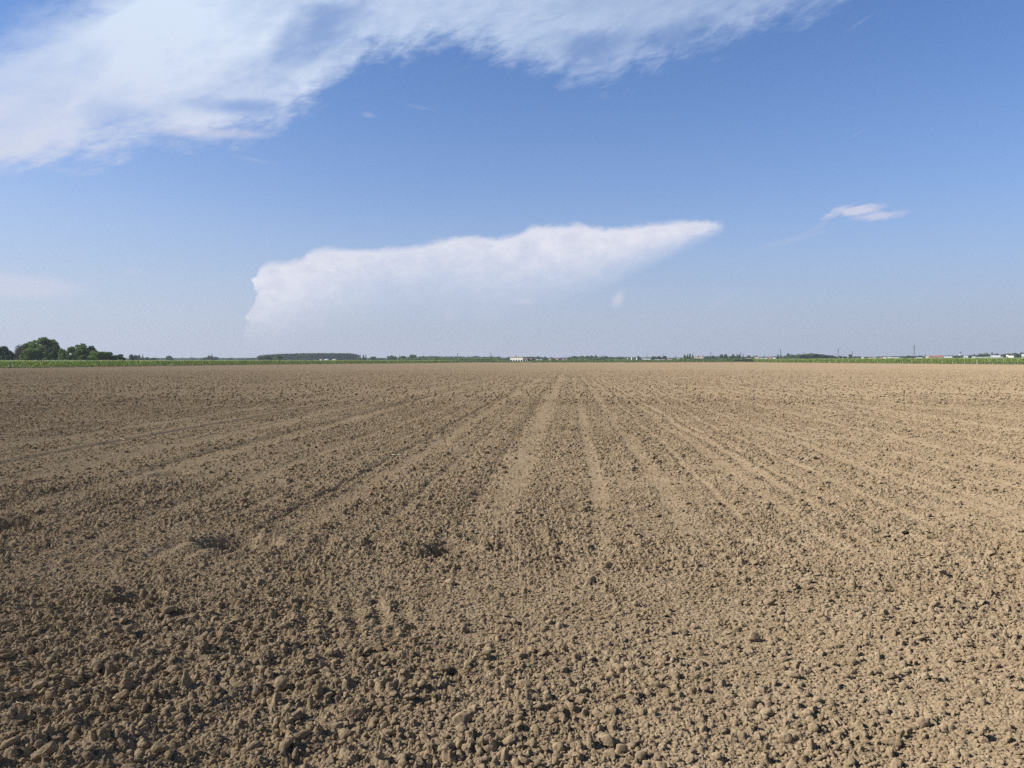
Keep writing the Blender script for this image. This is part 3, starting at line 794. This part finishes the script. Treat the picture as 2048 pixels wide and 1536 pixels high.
mass("low_scrub", [(1340, 719.6), (1360, 718.6), (1400, 718.2), (1440, 718.4), (1490, 717.8), (1515, 718.2), (1540, 719)], 900, 30, 'green', "low green scrub line in front of the pink-roofed farm", 60, 1.3, ragged=0.3, cell=8, seed=4)
mass("low_scrub", [(1130, 719.2), (1150, 718.2), (1190, 718.2), (1240, 718.6), (1262, 719.2)], 1000, 30, 'green', "low green scrub line left of the two white silos", 50, 1.3, ragged=0.3, cell=8, seed=6)
mass("low_scrub", [(800, 718.2), (830, 717), (870, 716.6), (910, 717), (960, 717.4), (1010, 718.4)], 1000, 30, 'green', "low green scrub line left of the white arcaded villa", 60, 1.3, ragged=0.3, cell=8, seed=8)

mass("green_crops", [(905, 720.9), (1008, 721.0), (1016, 723.4), (1064, 723.4), (1072, 721.0), (1200, 720.6), (1350, 720.3), (1470, 720.3)], 512, 160, 'crop',
     "green crops standing just beyond the far end of the bare field", 190, 0.5, ragged=0.10, cell=6, seed=9)
# ------------------------------------------------------------------ vineyards
def polyline_len(P):
    s = [0]
    for a, b in zip(P, P[1:]): s.append(s[-1] + math.dist(a, b))
    return s
def vine_row(P, label, group, spacing, h=1.55, seed=1, density=46, posts=True, max_posts=96, base=-0.05, low=0.45):
    rg = np.random.default_rng(seed)
    S_ = polyline_len(P); L_ = S_[-1]
    px_ = np.array([p[0] for p in P]); py_ = np.array([p[1] for p in P])
    e = bpy.data.objects.new("vine_row", None); COL.objects.link(e); e.location = (P[0][0], P[0][1], base)
    tag(e, label, "vine row", group)
    def at_(s): return np.interp(s, S_, px_) - P[0][0], np.interp(s, S_, py_) - P[0][1]
    n = int(L_ * density)
    s = rg.uniform(0, L_, n)
    x, y = at_(s)
    vig = 0.5 + 0.9 * vnoise(s / 1.3, s * 0 + seed, seed) + 0.35 * vnoise(s / 9, s * 0 + seed, seed + 1)
    hi_ = h + 0.16 * vig
    lo_ = low + 0.25 * vnoise(s / .9, s * 0, seed + 2)
    z = lo_ + (hi_ - lo_) * rg.uniform(0, 1, n) ** 0.85
    stray = rg.uniform(0, 1, n) < 0.10
    z = np.where(stray, rg.uniform(0.1, h + 0.32, n), z)
    w = 0.24 * (1.15 - 0.6 * np.abs(z - 1.1))
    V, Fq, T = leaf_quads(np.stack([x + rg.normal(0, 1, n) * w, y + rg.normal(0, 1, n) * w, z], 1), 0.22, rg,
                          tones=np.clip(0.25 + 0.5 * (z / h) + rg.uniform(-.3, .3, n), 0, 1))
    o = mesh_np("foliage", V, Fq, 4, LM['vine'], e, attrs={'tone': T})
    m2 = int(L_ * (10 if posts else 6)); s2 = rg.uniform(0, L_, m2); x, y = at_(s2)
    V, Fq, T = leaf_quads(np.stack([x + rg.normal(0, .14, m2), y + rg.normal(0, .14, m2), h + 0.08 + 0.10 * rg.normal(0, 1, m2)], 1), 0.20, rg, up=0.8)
    mesh_np("backlit_shoots", V, Fq, 4, LM['backlit_shoot'], e, attrs={'tone': T})  # pale shoots draw the sunlit line along the row top
    # stems under the leaves
    parts = []
    for ss in np.arange(0.4, L_, 1.1):
        x, y = at_(ss); j = rg.uniform(-.05, .05)
        parts.append(tube([(x, y, 0), (x + j, y, 0.4), (x - j, y, 0.85)], [0.03, 0.026, 0.022], 4))
    v, f = join(parts); o = mesh_np("vine_stems", v, f, 4, bark_m, e); o['kind'] = 'stuff'
    # one trellis wire along the top, thick and pale for the sunlit row line
    pts = []
    for ss in np.linspace(0, L_, max(2, int(L_ / 12))):
        x, y = at_(ss); pts.append((x, y, h + 0.03))
    v, f = tube(pts, [0.035] * len(pts), 4); mesh_np("trellis_wire", v, f, 4, post_m, e)
    if posts:
        v, f = tube([(0, 0, 0), (0, 0, 1.0), (0, 0, 1.78), (0, 0, 1.80)], [0.075, 0.07, 0.065, 0.03], 6)
        pm = None
        k = min(max_posts, int(L_ / spacing))
        for i in range(k):
            ss = (i + 0.5) * spacing
            x, y = at_(ss)
            if pm is None:
                po = mesh_np("post", v, f, 4, post_m, e); pm = po.data
            else:
                po = bpy.data.objects.new("post", pm); COL.objects.link(po); po.parent = e
            po.location = (float(x), float(y), 0); po.rotation_euler = (rg.uniform(-.03, .03), rg.uniform(-.03, .03), 0)
            po.scale = (1, 1, 1 + rg.uniform(-.04, .06))
    return e

def offset(P, d):
    out = []
    for i, p in enumerate(P):
        a = Vector(P[max(i - 1, 0)]); b = Vector(P[min(i + 1, len(P) - 1)])
        t = (b - a).normalized(); nrm = Vector((-t.y, t.x))
        out.append((p[0] + nrm.x * d, p[1] + nrm.y * d))
    return out
Lx = [(-118, 90), (-114, 130)] + [p for p in LEFT[2:]]
LNAMES = ["front", "second", "third", "fourth", "fifth", "sixth"]
for i in range(6):
    vine_row(offset(Lx, 1.9 + 2.6 * i), "leafy %s vine row of the left vineyard, counted from the bare field" % LNAMES[i], "rows of the left vineyard",
             5.0 if i == 0 else 6.0, h=1.58, seed=20 + i, density=60 if i == 0 else 26)
Rx = [(155, y_) for y_ in (150, 232, 316, 400, 465, 497)]
for i in range(6):
    vine_row([(x_ + 2.6 * i, y_) for x_, y_ in Rx], "leafy %s vine row of the right vineyard, counted from the bare field" % LNAMES[i], "rows of the right vineyard",
             7.0, h=2.0 + 0.02 * i, seed=40 + i, density=70 if i == 0 else 26, low=0.65)

# grass along the field edges
def verge(P, width, dens, seed, label, size=0.26, zmax=0.28):
    rg = np.random.default_rng(seed)
    S_ = polyline_len(P); L_ = S_[-1]
    n = int(L_ * width * dens)
    s = rg.uniform(0, L_, n)
    a = np.interp(s, S_, [p[0] for p in P]); b = np.interp(s, S_, [p[1] for p in P])
    Q = offset(P, 1.0)
    qa = np.interp(s, S_, [p[0] for p in Q]); qb = np.interp(s, S_, [p[1] for p in Q])
    w = rg.uniform(0, 1, n) ** 1.2 * width
    x = a + (qa - a) * w; y = b + (qb - b) * w
    V, Fq, T = leaf_quads(np.stack([x, y, rg.uniform(-0.05, zmax, n)], 1), size, rg, up=1.5)
    o = mesh_np("grass", V, Fq, 4, LM['grass'], attrs={'tone': T}); tag(o, label, None, None, "stuff")
verge(offset(Lx, -0.3), 3.0, 26, 61, "rough grass along the foot of the left vineyard")
verge([(153.0, 497), (153.0, 316), (153.0, 150)], 2.2, 26, 62, "dry grass along the foot of the right vineyard", zmax=0.22)
verge([(160, 502), (60, 502), (-60, 502)], 9.0, 7, 63, "yellow grass strip closing the far end of the field", 0.6, 0.25)

# ------------------------------------------------------------------ buildings
def box(x0, x1, y0, y1, z0, z1):
    V = [(x0, y0, z0), (x1, y0, z0), (x1, y1, z0), (x0, y1, z0), (x0, y0, z1), (x1, y0, z1), (x1, y1, z1), (x0, y1, z1)]
    return V, [(0, 1, 5, 4), (1, 2, 6, 5), (2, 3, 7, 6), (3, 0, 4, 7), (4, 5, 6, 7), (0, 3, 2, 1)]
def gable(x0, x1, y0, y1, z0, z1, over=0.4, hip=0.0):
    """ridge along x with overhang; closed solid"""
    x0 -= over; x1 += over; y0 -= over; y1 += over; ym = (y0 + y1) / 2
    V = [(x0, y0, z0), (x1, y0, z0), (x1, y1, z0), (x0, y1, z0), (x0 + hip, ym, z1), (x1 - hip, ym, z1)]
    return V, [(0, 1, 5, 4), (2, 3, 4, 5), (1, 2, 5, 5), (3, 0, 4, 4), (0, 3, 2, 1)]
def poly(name, V, Fc, m_, parent):
    me = bpy.data.meshes.new(name); me.from_pydata([tuple(v) for v in V], [], [tuple(dict.fromkeys(f)) for f in Fc]); me.update()
    me.materials.append(m_); o = bpy.data.objects.new(name, me); COL.objects.link(o); o.parent = parent
    return o

def building(px0, px1, ptop, Y, wall, roof, label, cat="house", name="farm_house", depth=None, roofh=0.3, group=None, wins=None, turn=0.0, hip=0.0):
    """house or shed standing on the plain; px0..px1 and ptop say how large it reads from the field edge"""
    k = Y / F
    W_ = (px1 - px0) * k; x = ray((px0 + px1) / 2, 720).x * Y
    Ht = (hor((px0 + px1) / 2) - ptop) * k + EYE + 0.35
    D = depth or max(6.0, min(12.0, W_ * 0.7))
    e = bpy.data.objects.new(name, None); COL.objects.link(e); e.location = (x, Y, -0.35); e.rotation_euler.z = turn
    tag(e, label, cat, group)
    wh = Ht * (1 - roofh)
    poly("wall", *box(-W_ / 2, W_ / 2, 0, D, 0, wh), M[wall], e)
    poly("roof", *gable(-W_ / 2, W_ / 2, 0, D, wh + 0.003, Ht, 0.35, hip), M[roof], e)
    nw = wins if wins is not None else max(1, min(10, int(W_ / 4)))
    storeys = 2 if wh > 5.2 else 1
    for s_ in range(storeys):
        zc = 1.6 + s_ * 2.9
        for i in range(nw):
            xc = -W_ / 2 + (i + 0.5) * W_ / nw
            if s_ == 0 and i == nw // 2:
                poly("door", *box(xc - .55, xc + .55, -0.06, 0.1, 0, 2.2), M['dark'], e); continue
            wv = poly("window", *box(xc - .5, xc + .5, -0.05, 0.1, zc - .2, min(zc + 1.0, wh - .2)), M['dark'], e)
            poly("sill", *box(xc - .6, xc + .6, -0.12, -0.052, zc - .3, zc - .202), M['cream'], wv)
    return e

# white arcaded villa
def arch_strip(n, W_, z0, zs, z1, aw, y):
    """wall front with n arched openings: strips of quads round each opening"""
    V, Fc = [], []
    def q(*pts):
        k = len(V); V.extend(pts); Fc.append(tuple(range(k, k + len(pts))))
    pitch = W_ / n
    for i in range(n):
        xc = -W_ / 2 + (i + .5) * pitch; l = xc - pitch / 2; r = xc + pitch / 2
        q((l, y, z0), (xc - aw, y, z0), (xc - aw, y, zs), (l, y, zs)); q((xc + aw, y, z0), (r, y, z0), (r, y, zs), (xc + aw, y, zs))
        m_ = 8
        P = [(xc - aw * math.cos(math.pi * j / m_), y, zs + aw * math.sin(math.pi * j / m_)) for j in range(m_ + 1)]
        for j in range(m_):
            a, b = P[j], P[j + 1]
            ta = l + (r - l) * j / m_; tb = l + (r - l) * (j + 1) / m_
            q(a, b, (tb, y, z1), (ta, y, z1))
        q((l, y, zs), P[0], (l, y, z1)); q(P[-1], (r, y, zs), (r, y, z1))
    return V, Fc
def villa():
    Y = 1000; k = Y / F; x = ray(1032.3, 720).x * Y; W_ = 28.5 * k
    e = bpy.data.objects.new("arcaded_villa", None); COL.objects.link(e); e.location = (x, Y, -0.35); e.rotation_euler.z = -0.45
    tag(e, "white two-storey villa with dark ground floor arches, left of the vanishing rows", "villa")
    h = (hor(1032) - 714.4) * k + EYE + .35
    g_ = 2.9
    poly("wall", *box(-W_ / 2, W_ / 2, 0.8, 9, g_ + .4, h), M['white'], e)
    poly("wall", *box(-W_ / 2, W_ / 2, 3.0, 9, 0, g_ + .4), M['cream'], e)
    V, Fc = arch_strip(5, W_, 0, 1.7, g_ + .45, 1.25, 0.75)
    poly("arcade", V, Fc, M['white'], e)
    for i in range(5):
        xc = -W_ / 2 + (i + .5) * W_ / 5
        poly("arch_shade", *box(xc - 1.3, xc + 1.3, 1.6, 1.7, 0, g_), M['dark'], e)  # dark sheet standing in for the shade inside each arch
    for i in range(7):
        xc = -W_ / 2 + (i + .5) * W_ / 7
        wv = poly("window", *box(xc - .55, xc + .55, 0.72, 1.0, g_ + 1.6, g_ + 3.2), M['dark'], e)
        poly("frame", *box(xc - .65, xc + .65, 0.66, 0.715, g_ + 3.2, g_ + 3.35), M['cream'], wv)
    rf = poly("roof", *gable(-W_ / 2, W_ / 2, 0.8, 9, h + .003, h + 0.9, 0.4, 2.0), M['rooftan'], e)
    for xc in (-W_ * .3, W_ * .05, W_ * .33): poly("chimney", *box(xc - .4, xc + .4, 3, 3.8, h + .2, h + 1.5), M['white'], rf)
    # low wing to the right with open bays
    x0 = W_ / 2 + .3; x1 = x0 + 11
    wing = poly("wing", *box(x0, x1, 3, 9, 0, 3.1), M['cream'], e)
    poly("roof", *gable(x0, x1, 1.2, 9, 3.103, 4.2, .4), M['rooftan'], wing)
    for i in range(5):
        poly("pillar", *box(x0 + i * 2.6, x0 + i * 2.6 + .5, 1.4, 1.9, 0, 3.1), M['white'], wing)
    for i in range(4):
        poly("bay_shade", *box(x0 + .6 + i * 2.6, x0 + 2.5 + i * 2.6, 2.9, 2.98, 0, 2.7), M['dark'], wing)  # shade of the open bays, added as dark panels
villa()
tree('scrub', 1057, 714.8, 6, 985, 'deep', "dark bush hiding the wing of the white arcaded villa", "shrubs beside the villa", 1, 'bush')
tree('scrub', 1063, 717, 6, 985, 'deep', "low bush just right of the villa wing", "shrubs beside the villa", 1, 'bush')
tree('scrub', 1068.5, 717.4, 6, 980, 'deep', "rightmost low bush beside the white arcaded villa", "shrubs beside the villa", 1, 'bush')
tree('scrub', 1018, 718, 8, 985, 'green', "green bush at the left foot of the white arcaded villa", "shrubs beside the villa", 1, 'bush')

BL = [
 (638, 643.5, 717.8, 1250, 'white', 'rooftan', "small white gabled farmhouse left end of the farm before the poplar plantation"),
 (646, 655, 718, 1250, 'cream', 'metal', "pale long barn in the middle of the farm before the poplar plantation"),
 (663, 671, 718.2, 1250, 'white', 'metal', "low white shed right end of the farm before the poplar plantation"),
 (945, 951, 718.4, 1150, 'grey', 'metal', "small pale shed half hidden in trees left of the villa"),
 (997, 1006, 719.4, 1100, 'white', 'metal', "long low white shed in the crops just left of the villa"),
 (1072, 1075.5, 718.2, 1150, 'white', 'metal', "tiny white hut nearest the villa on its right"),
 (1079, 1082.5, 718.6, 1150, 'white', 'metal', "tiny white hut farther from the villa on its right"),
 (1097, 1107, 717, 1350, 'pink', 'tile', "low pink house with terracotta roof, first right of the villa huts"),
 (1110, 1116, 717.6, 1350, 'cream', 'tile', "small cream house between the pink house and the row end"),
 (1124, 1133, 717.4, 1400, 'cream', 'rooftan', "faded cream barn above the vanishing point of the rows"),
 (1140, 1150, 717.4, 1400, 'pink', 'tile', "pinkish low house just right of the vanishing point"),
 (1246, 1256, 718.6, 1150, 'white', 'metal', "low white shed left of the two white silos"),
 (1281, 1299, 717.2, 1300, 'grey', 'metal', "wide grey-roofed barn right of the two white silos"),
 (1297.4, 1300, 718.4, 1200, 'white', 'metal', "tiny white cabin at the end of the wide grey barn"),
 (1308.5, 1319, 718.8, 1150, 'white', 'metal', "left half of the long bright white shed"),
 (1320, 1329, 718.8, 1150, 'white', 'metal', "right half of the long bright white shed"),
 (1333, 1343, 717.6, 1300, 'grey', 'rooftan', "dull grey barn right of the long bright white shed"),
 (1350, 1361, 716.6, 1300, 'cream', 'rooftan', "long faded barn beside the pointed conifer"),
 (1373, 1376, 717.6, 1080, 'white', 'white', "tiny bright white cube house below the tallest poplars"),
 (1382, 1406, 714.2, 1200, 'pink', 'rooftan', "long farm building with a pink roof right of the tallest poplars"),
 (1395, 1404, 712.6, 1260, 'pink', 'tile', "reddish house standing behind the long pink-roofed farm"),
 (1493, 1501, 716, 1150, 'cream', 'rooftan', "small cream house in scrub left of the white twin houses"),
 (1509, 1516.5, 713.8, 1100, 'white', 'rooftan', "taller of the white twin houses, on the left behind"),
 (1514, 1525, 716, 1020, 'white', 'metal', "wide bright white house in front of the twin houses"),
 (1528, 1534, 715.8, 1080, 'white', 'metal', "square white house, rightmost of the white twin houses"),
 (1536, 1542, 714.6, 1150, 'cream', 'tile', "small cream house with red roof right of the white twin houses"),
 (1543, 1550, 715.2, 1150, 'pink', 'metal', "low pinkish shed with grey roof left of the first large pylon"),
 (1723, 1726, 715, 1200, 'white', 'white', "narrow white hut right of the distant mid-size pylons"),
 (1737, 1742, 715.6, 1300, 'cream', 'metal', "low pale shed, first of the village left of the tallest pylon"),
 (1744, 1751, 714.8, 1250, 'white', 'rooftan', "white house, second of the village left of the tallest pylon"),
 (1760, 1766, 715, 1300, 'grey', 'tile', "grey house, third of the village left of the tallest pylon"),
 (1767, 1771, 714.8, 1200, 'white', 'white', "slim white house, fourth of the village left of the tallest pylon"),
 (1774, 1778, 714.2, 1150, 'white', 'metal', "bright white block, fifth of the village left of the tallest pylon"),
 (1779.5, 1786, 714.4, 1100, 'white', 'metal', "wider bright white block, sixth of the village left of the tallest pylon"),
 (1789, 1797, 714.6, 1150, 'cream', 'metal', "cream shed, last of the village left of the tallest pylon"),
 (1833, 1843, 714.6, 1050, 'white', 'metal', "low white shed with grey roof just right of the tallest pylon"),
 (1882, 1902, 712.6, 1010, 'grey', 'metal', "long low hall with grey roof right of the pink brick works"),
 (1928, 1935, 711.6, 1000, 'white', 'metal', "white barn just right of the water tower"),
 (1944, 1950, 713, 1000, 'grey', 'metal', "small grey barn beside the slim poplar right of the water tower"),
 (1950, 1978, 713.8, 950, 'white', 'metal', "very long low white shed right of the water tower"),
 (1983, 1998.5, 710.6, 970, 'grey', 'metal', "large barn with a pale sheet roof among the right trees"),
 (1988, 2004, 713.8, 930, 'white', 'metal', "low white shed in front of the barn with the pale sheet roof"),
 (2013, 2016, 710.2, 950, 'white', 'white', "narrow white tower house among the right trees"),
 (2017, 2026, 711.4, 960, 'grey', 'white', "light roofed house right of the narrow white tower house"),
 (2045, 2062, 708, 900, 'cream', 'metal', "tall pale farmhouse cut off by the right edge of the picture"),
]
for a, b, t_, Y_, wl, rf, lab in BL:
    nm = "shed" if any(w in lab for w in ("shed", "barn", "hall")) else ("hut" if "hut" in lab or "cabin" in lab else "farm_house")
    building(a, b, t_, Y_, wl, rf, lab, cat={"shed": "shed", "hut": "hut"}.get(nm, "house"), name=nm, roofh=0.34 if wl in ('pink', 'grey', 'cream') else 0.22, group="farm buildings on the skyline", turn=-0.6)

def brick_works():
    Y = 1000; k = Y / F; x0 = ray(1855, 720).x * Y; W_ = 29 * k
    e = bpy.data.objects.new("brick_works", None); COL.objects.link(e); e.location = (x0, Y, -0.35); e.rotation_euler.z = -0.4
    tag(e, "long pink two-storey works building with red roof and pale gable end", "building")
    h = (hor(1868) - 711.6) * k + EYE + .35
    poly("wall", *box(2.0, W_, 0, 12, 0, h - 1.2), M['pink'], e)
    poly("gable_end", *box(-1.0, 1.995, -0.5, 12, 0, h - .6), M['cream'], e)
    poly("roof", *gable(2.3, W_, 0, 12, h - 1.197, h + .5, 0.3), M['tile'], e)
    for s_ in range(2):
        for i in range(8):
            xc = 3.2 + (i + .5) * (W_ - 3.4) / 8
            wv = poly("window", *box(xc - .45, xc + .45, -0.06, .1, 1.2 + s_ * 2.6, 2.3 + s_ * 2.6), M['dark'], e)
            poly("sill", *box(xc - .55, xc + .55, -0.14, -0.065, 1.08 + s_ * 2.6, 1.195 + s_ * 2.6), M['cream'], wv)
brick_works()

# ------------------------------------------------------------------ silos, water tower, pylons
def lathe(prof, n=16):
    V, Fc = [], []
    for r, z in prof:
        for i in range(n):
            a = 6.2832 * i / n; V.append((r * math.cos(a), r * math.sin(a), z))
    for j in range(len(prof) - 1):
        for i in range(n):
            Fc.append((j * n + i, j * n + (i + 1) % n, (j + 1) * n + (i + 1) % n, (j + 1) * n + i))
    return V, Fc
def silo(px, ptop, Y, r, label):
    k = Y / F; x = ray(px, 720).x * Y; h = (hor(px) - ptop) * k + EYE + .35
    e = bpy.data.objects.new("silo", None); COL.objects.link(e); e.location = (x, Y, -0.35)
    tag(e, label, "silo", "white silos in the crops")
    poly("tank", *lathe([(r, 1.4), (r, h - r * .7)]), M['white'], e)
    poly("dome", *lathe([(r + .04, h - r * .7), (r * .7, h - r * .25), (0.02, h)]), M['white'], e)
    poly("hopper", *lathe([(.25, .4), (r, 1.397)]), M['grey'], e)
    for i in range(4):
        a = math.pi / 4 + i * math.pi / 2
        v, f = tube([(r * .8 * math.cos(a), r * .8 * math.sin(a), 0), (r * .8 * math.cos(a), r * .8 * math.sin(a), 1.5)], [.1, .1], 5)
        poly("leg", v, f, M['steel'], e)
silo(1263.3, 714.6, 1120, 1.0, "slim white silo, the left one of the two beside the low white shed")
silo(1273.8, 714.8, 1120, 1.0, "slim white silo, the right one of the two beside the low white shed")
silo(1255.6, 716.2, 1130, 0.9, "short white silo touching the low white shed")

def water_tower():
    Y = 1500; k = Y / F; x = ray(1920, 720).x * Y; h = (hor(1920) - 703) * k + EYE + .35
    e = bpy.data.objects.new("water_tower", None); COL.objects.link(e); e.location = (x, Y, -0.35)
    tag(e, "mushroom shaped water tower with dark tank on a pale stem", "water tower")
    poly("stem", *lathe([(1.3, 0), (1.0, h - 4.4)]), M['white'], e)
    poly("tank", *lathe([(1.0, h - 4.397), (1.3, h - 3.2), (2.6, h - .9), (2.6, h - .3), (0.05, h)]), M['grey'], e)
    poly("mast", *tube([(0, 0, h - .1), (0, 0, h + 2.0)], [.12, .06], 5), M['steel'], e)
water_tower()

def pylon_mesh(h, wb, wt_, arms):
    P = []
    r = 0.17
    lv = [h * f for f in (0, .14, .27, .39, .50, .60, .69, .77, .85, .92, 1.0)]
    wd = lambda z: wb + (wt_ - wb) * min(1, z / (h * .62))
    cor = lambda z, i: ((1, 1), (-1, 1), (-1, -1), (1, -1))[i % 4]
    pt = lambda z, i: (cor(z, i)[0] * wd(z) / 2, cor(z, i)[1] * wd(z) / 2, z)
    for a, b in zip(lv, lv[1:]):
        for i in range(4):
            P.append(tube([pt(a, i), pt(b, i)], [r, r], 4)); P.append(tube([pt(a, i), pt(b, i + 1)], [r * .6] * 2, 4)); P.append(tube([pt(b, i), pt(b, i + 1)], [r * .6] * 2, 4))
    return join(P)
def pylon(px, ptop, Y, label, scale_arm=1.0):
    k = Y / F; x = ray(px, 720).x * Y; h = (hor(px) - ptop) * k + EYE + .35
    e = bpy.data.objects.new("electricity_pylon", None); COL.objects.link(e); e.location = (x, Y, -0.35); e.rotation_euler.z = 0.5
    tag(e, label, "pylon", "lattice pylons across the plain")
    v, f = pylon_mesh(h, h * .15, h * .035, 3); poly("lattice_mast", v, f, M['steel'], e)
    for z, L_ in ((h * .74, .115), (h * .85, .095), (h * .95, .075)):
        L_ *= h * scale_arm
        parts = []
        for s_ in (-1, 1):
            parts += [tube([(0, -.4, z), (s_ * L_, 0, z + .1)], [.14, .10], 4), tube([(0, .4, z), (s_ * L_, 0, z + .1)], [.14, .10], 4), tube([(0, 0, z + h * .035), (s_ * L_, 0, z + .1)], [.12, .08], 4)]
            parts.append(tube([(s_ * L_, 0, z + .1), (s_ * L_, 0, z - h * .03)], [.10, .10], 4))
        v, f = join(parts); poly("cross_arm", v, f, M['steel'], e)
for a in [(1828, 690.5, 1500, "tallest lattice pylon on the skyline, above the village roofs"), (1676, 697, 1750, "grey lattice pylon at the right end of the broad green wood"),
          (1561, 699, 1800, "grey lattice pylon standing over the trees right of the white twin houses"), (1704.5, 702, 1900, "smaller lattice pylon behind the lone round tree right of the wood"),
          (1608, 704.5, 1950, "small faint pylon rising over the left part of the broad wood"), (1481.5, 704, 1950, "thin faint pylon between the tree group and the slim poplar left of the twin houses"),
          (1421.3, 704.2, 1950, "thin faint pylon right of the long pink-roofed farm"), (1368.5, 707.4, 1990, "tiny faint pylon left of the tallest poplars"),
          (1327, 708.4, 1990, "tiny faint pylon above the long bright white shed"), (1294, 708.6, 1990, "tiny faint pylon above the wide grey-roofed barn"),
          (982, 706, 1980, "tiny faint pylon above the treeline left of the villa"), (915, 706, 1980, "tiny faint pylon above the treeline where the left vineyard ends")]:
    pylon(*a)

# ------------------------------------------------------------------ straw on the soil
def straw(px, py, length, width, ang, bend, label, flat=True):
    x, y = ground_at(px, py)
    for _ in range(3):                                   # settle on the real surface height
        z = float(H(np.array([x]), np.array([y]))[0])
        d = ray(px, py); k = (z - EYE + 0.02) / d.z; x, y = d.x * k, d.y * k
    pts = []
    for i in range(9):
        t = i / 8 - .5
        u, w = t * length, bend * length * (t * t - .25) + 0.02 * length * math.sin(9 * t)
        X_, Y_ = x + u * math.cos(ang) - w * math.sin(ang), y + u * math.sin(ang) + w * math.cos(ang)
        pts.append((X_, Y_))
    zz = [float(H(np.array([p[0]]), np.array([p[1]]))[0]) for p in pts]
    sm = max(zz) * 0.6 + sum(zz) / 9 * 0.4
    P = [(p[0] - x, p[1] - y, 0.5 * zz[i] + 0.5 * sm + width * 0.6) for i, p in enumerate(pts)]
    v, f = tube(P, [width * (.35 if i in (0, 8) else .5) for i in range(9)], 6)
    me = bpy.data.meshes.new("straw"); me.from_pydata(v, [], f); me.update(); me.materials.append(M['straw'])
    o = bpy.data.objects.new("straw", me); COL.objects.link(o); o.location = (x, y, 0)
    tag(o, label, "straw", "straw bits lying on the soil")
for a in [(793, 912, .17, .030, 0.1, .15, "broad pale flake of stubble left of the middle rows"), (915, 975, .10, .012, -0.9, .1, "short thick straw bit left of the deep drill groove"),
          (1922, 1022, .34, .006, -0.35, .12, "long thin straw lying in the right of the field"), (2000, 1030, .26, .006, 0.1, .1, "thin straw nearly level, right end of the field"),
          (1075, 1405, .07, .005, -0.9, .5, "small hooked root piece in the foreground middle"), (1228, 1440, .10, .005, -1.1, .3, "thin bent straw right of the foreground middle"),
          (1245, 1456, .07, .005, 0.0, .1, "short level straw below the thin bent one"), (1178, 1280, .09, .004, -1.0, .4, "curved straw above the foreground clods"),
          (1290, 1337, .08, .004, 0.0, .1, "short straw right of the curved one"), (210, 1325, .07, .004, -0.9, .1, "thin straw in the left foreground"),
          (45, 1400, .08, .004, -0.2, .3, "arched thin straw near the left edge"), (232, 1393, .05, .018, 0.5, .1, "pale stone-like chip of stubble in the left foreground"),
          (1115, 940, .12, .012, 0.5, .1, "small pale chip among the middle clods"), (1270, 935, .16, .02, 0.1, .1, "flat pale flake right of the middle rows"),
          (245, 880, .15, .012, -0.5, .3, "bright crooked straw bit on the left dark soil"), (1540, 757, .5, .04, -0.2, .1, "far pale straw scrap on the right side of the field")]:
    straw(*a)
# ------------------------------------------------------------------ air
hz_me_v, hz_me_f = box(-2600, 2600, -60, 2700, -1.4, 62)
hm = bpy.data.materials.new("haze_air"); hm.use_nodes = True
hm.node_tree.nodes.clear()
pv = hm.node_tree.nodes.new('ShaderNodeVolumePrincipled'); ho = hm.node_tree.nodes.new('ShaderNodeOutputMaterial')
pv.inputs['Color'].default_value = (0.72, 0.84, 1.0, 1)
pv.inputs['Density'].default_value = 0.00015
pv.inputs['Anisotropy'].default_value = 0.1
hm.node_tree.links.new(pv.outputs[0], ho.inputs['Volume'])
haze = poly("haze", hz_me_v, hz_me_f, hm, None)
tag(haze, "thin bluish summer haze over the plain", None, None, "stuff")
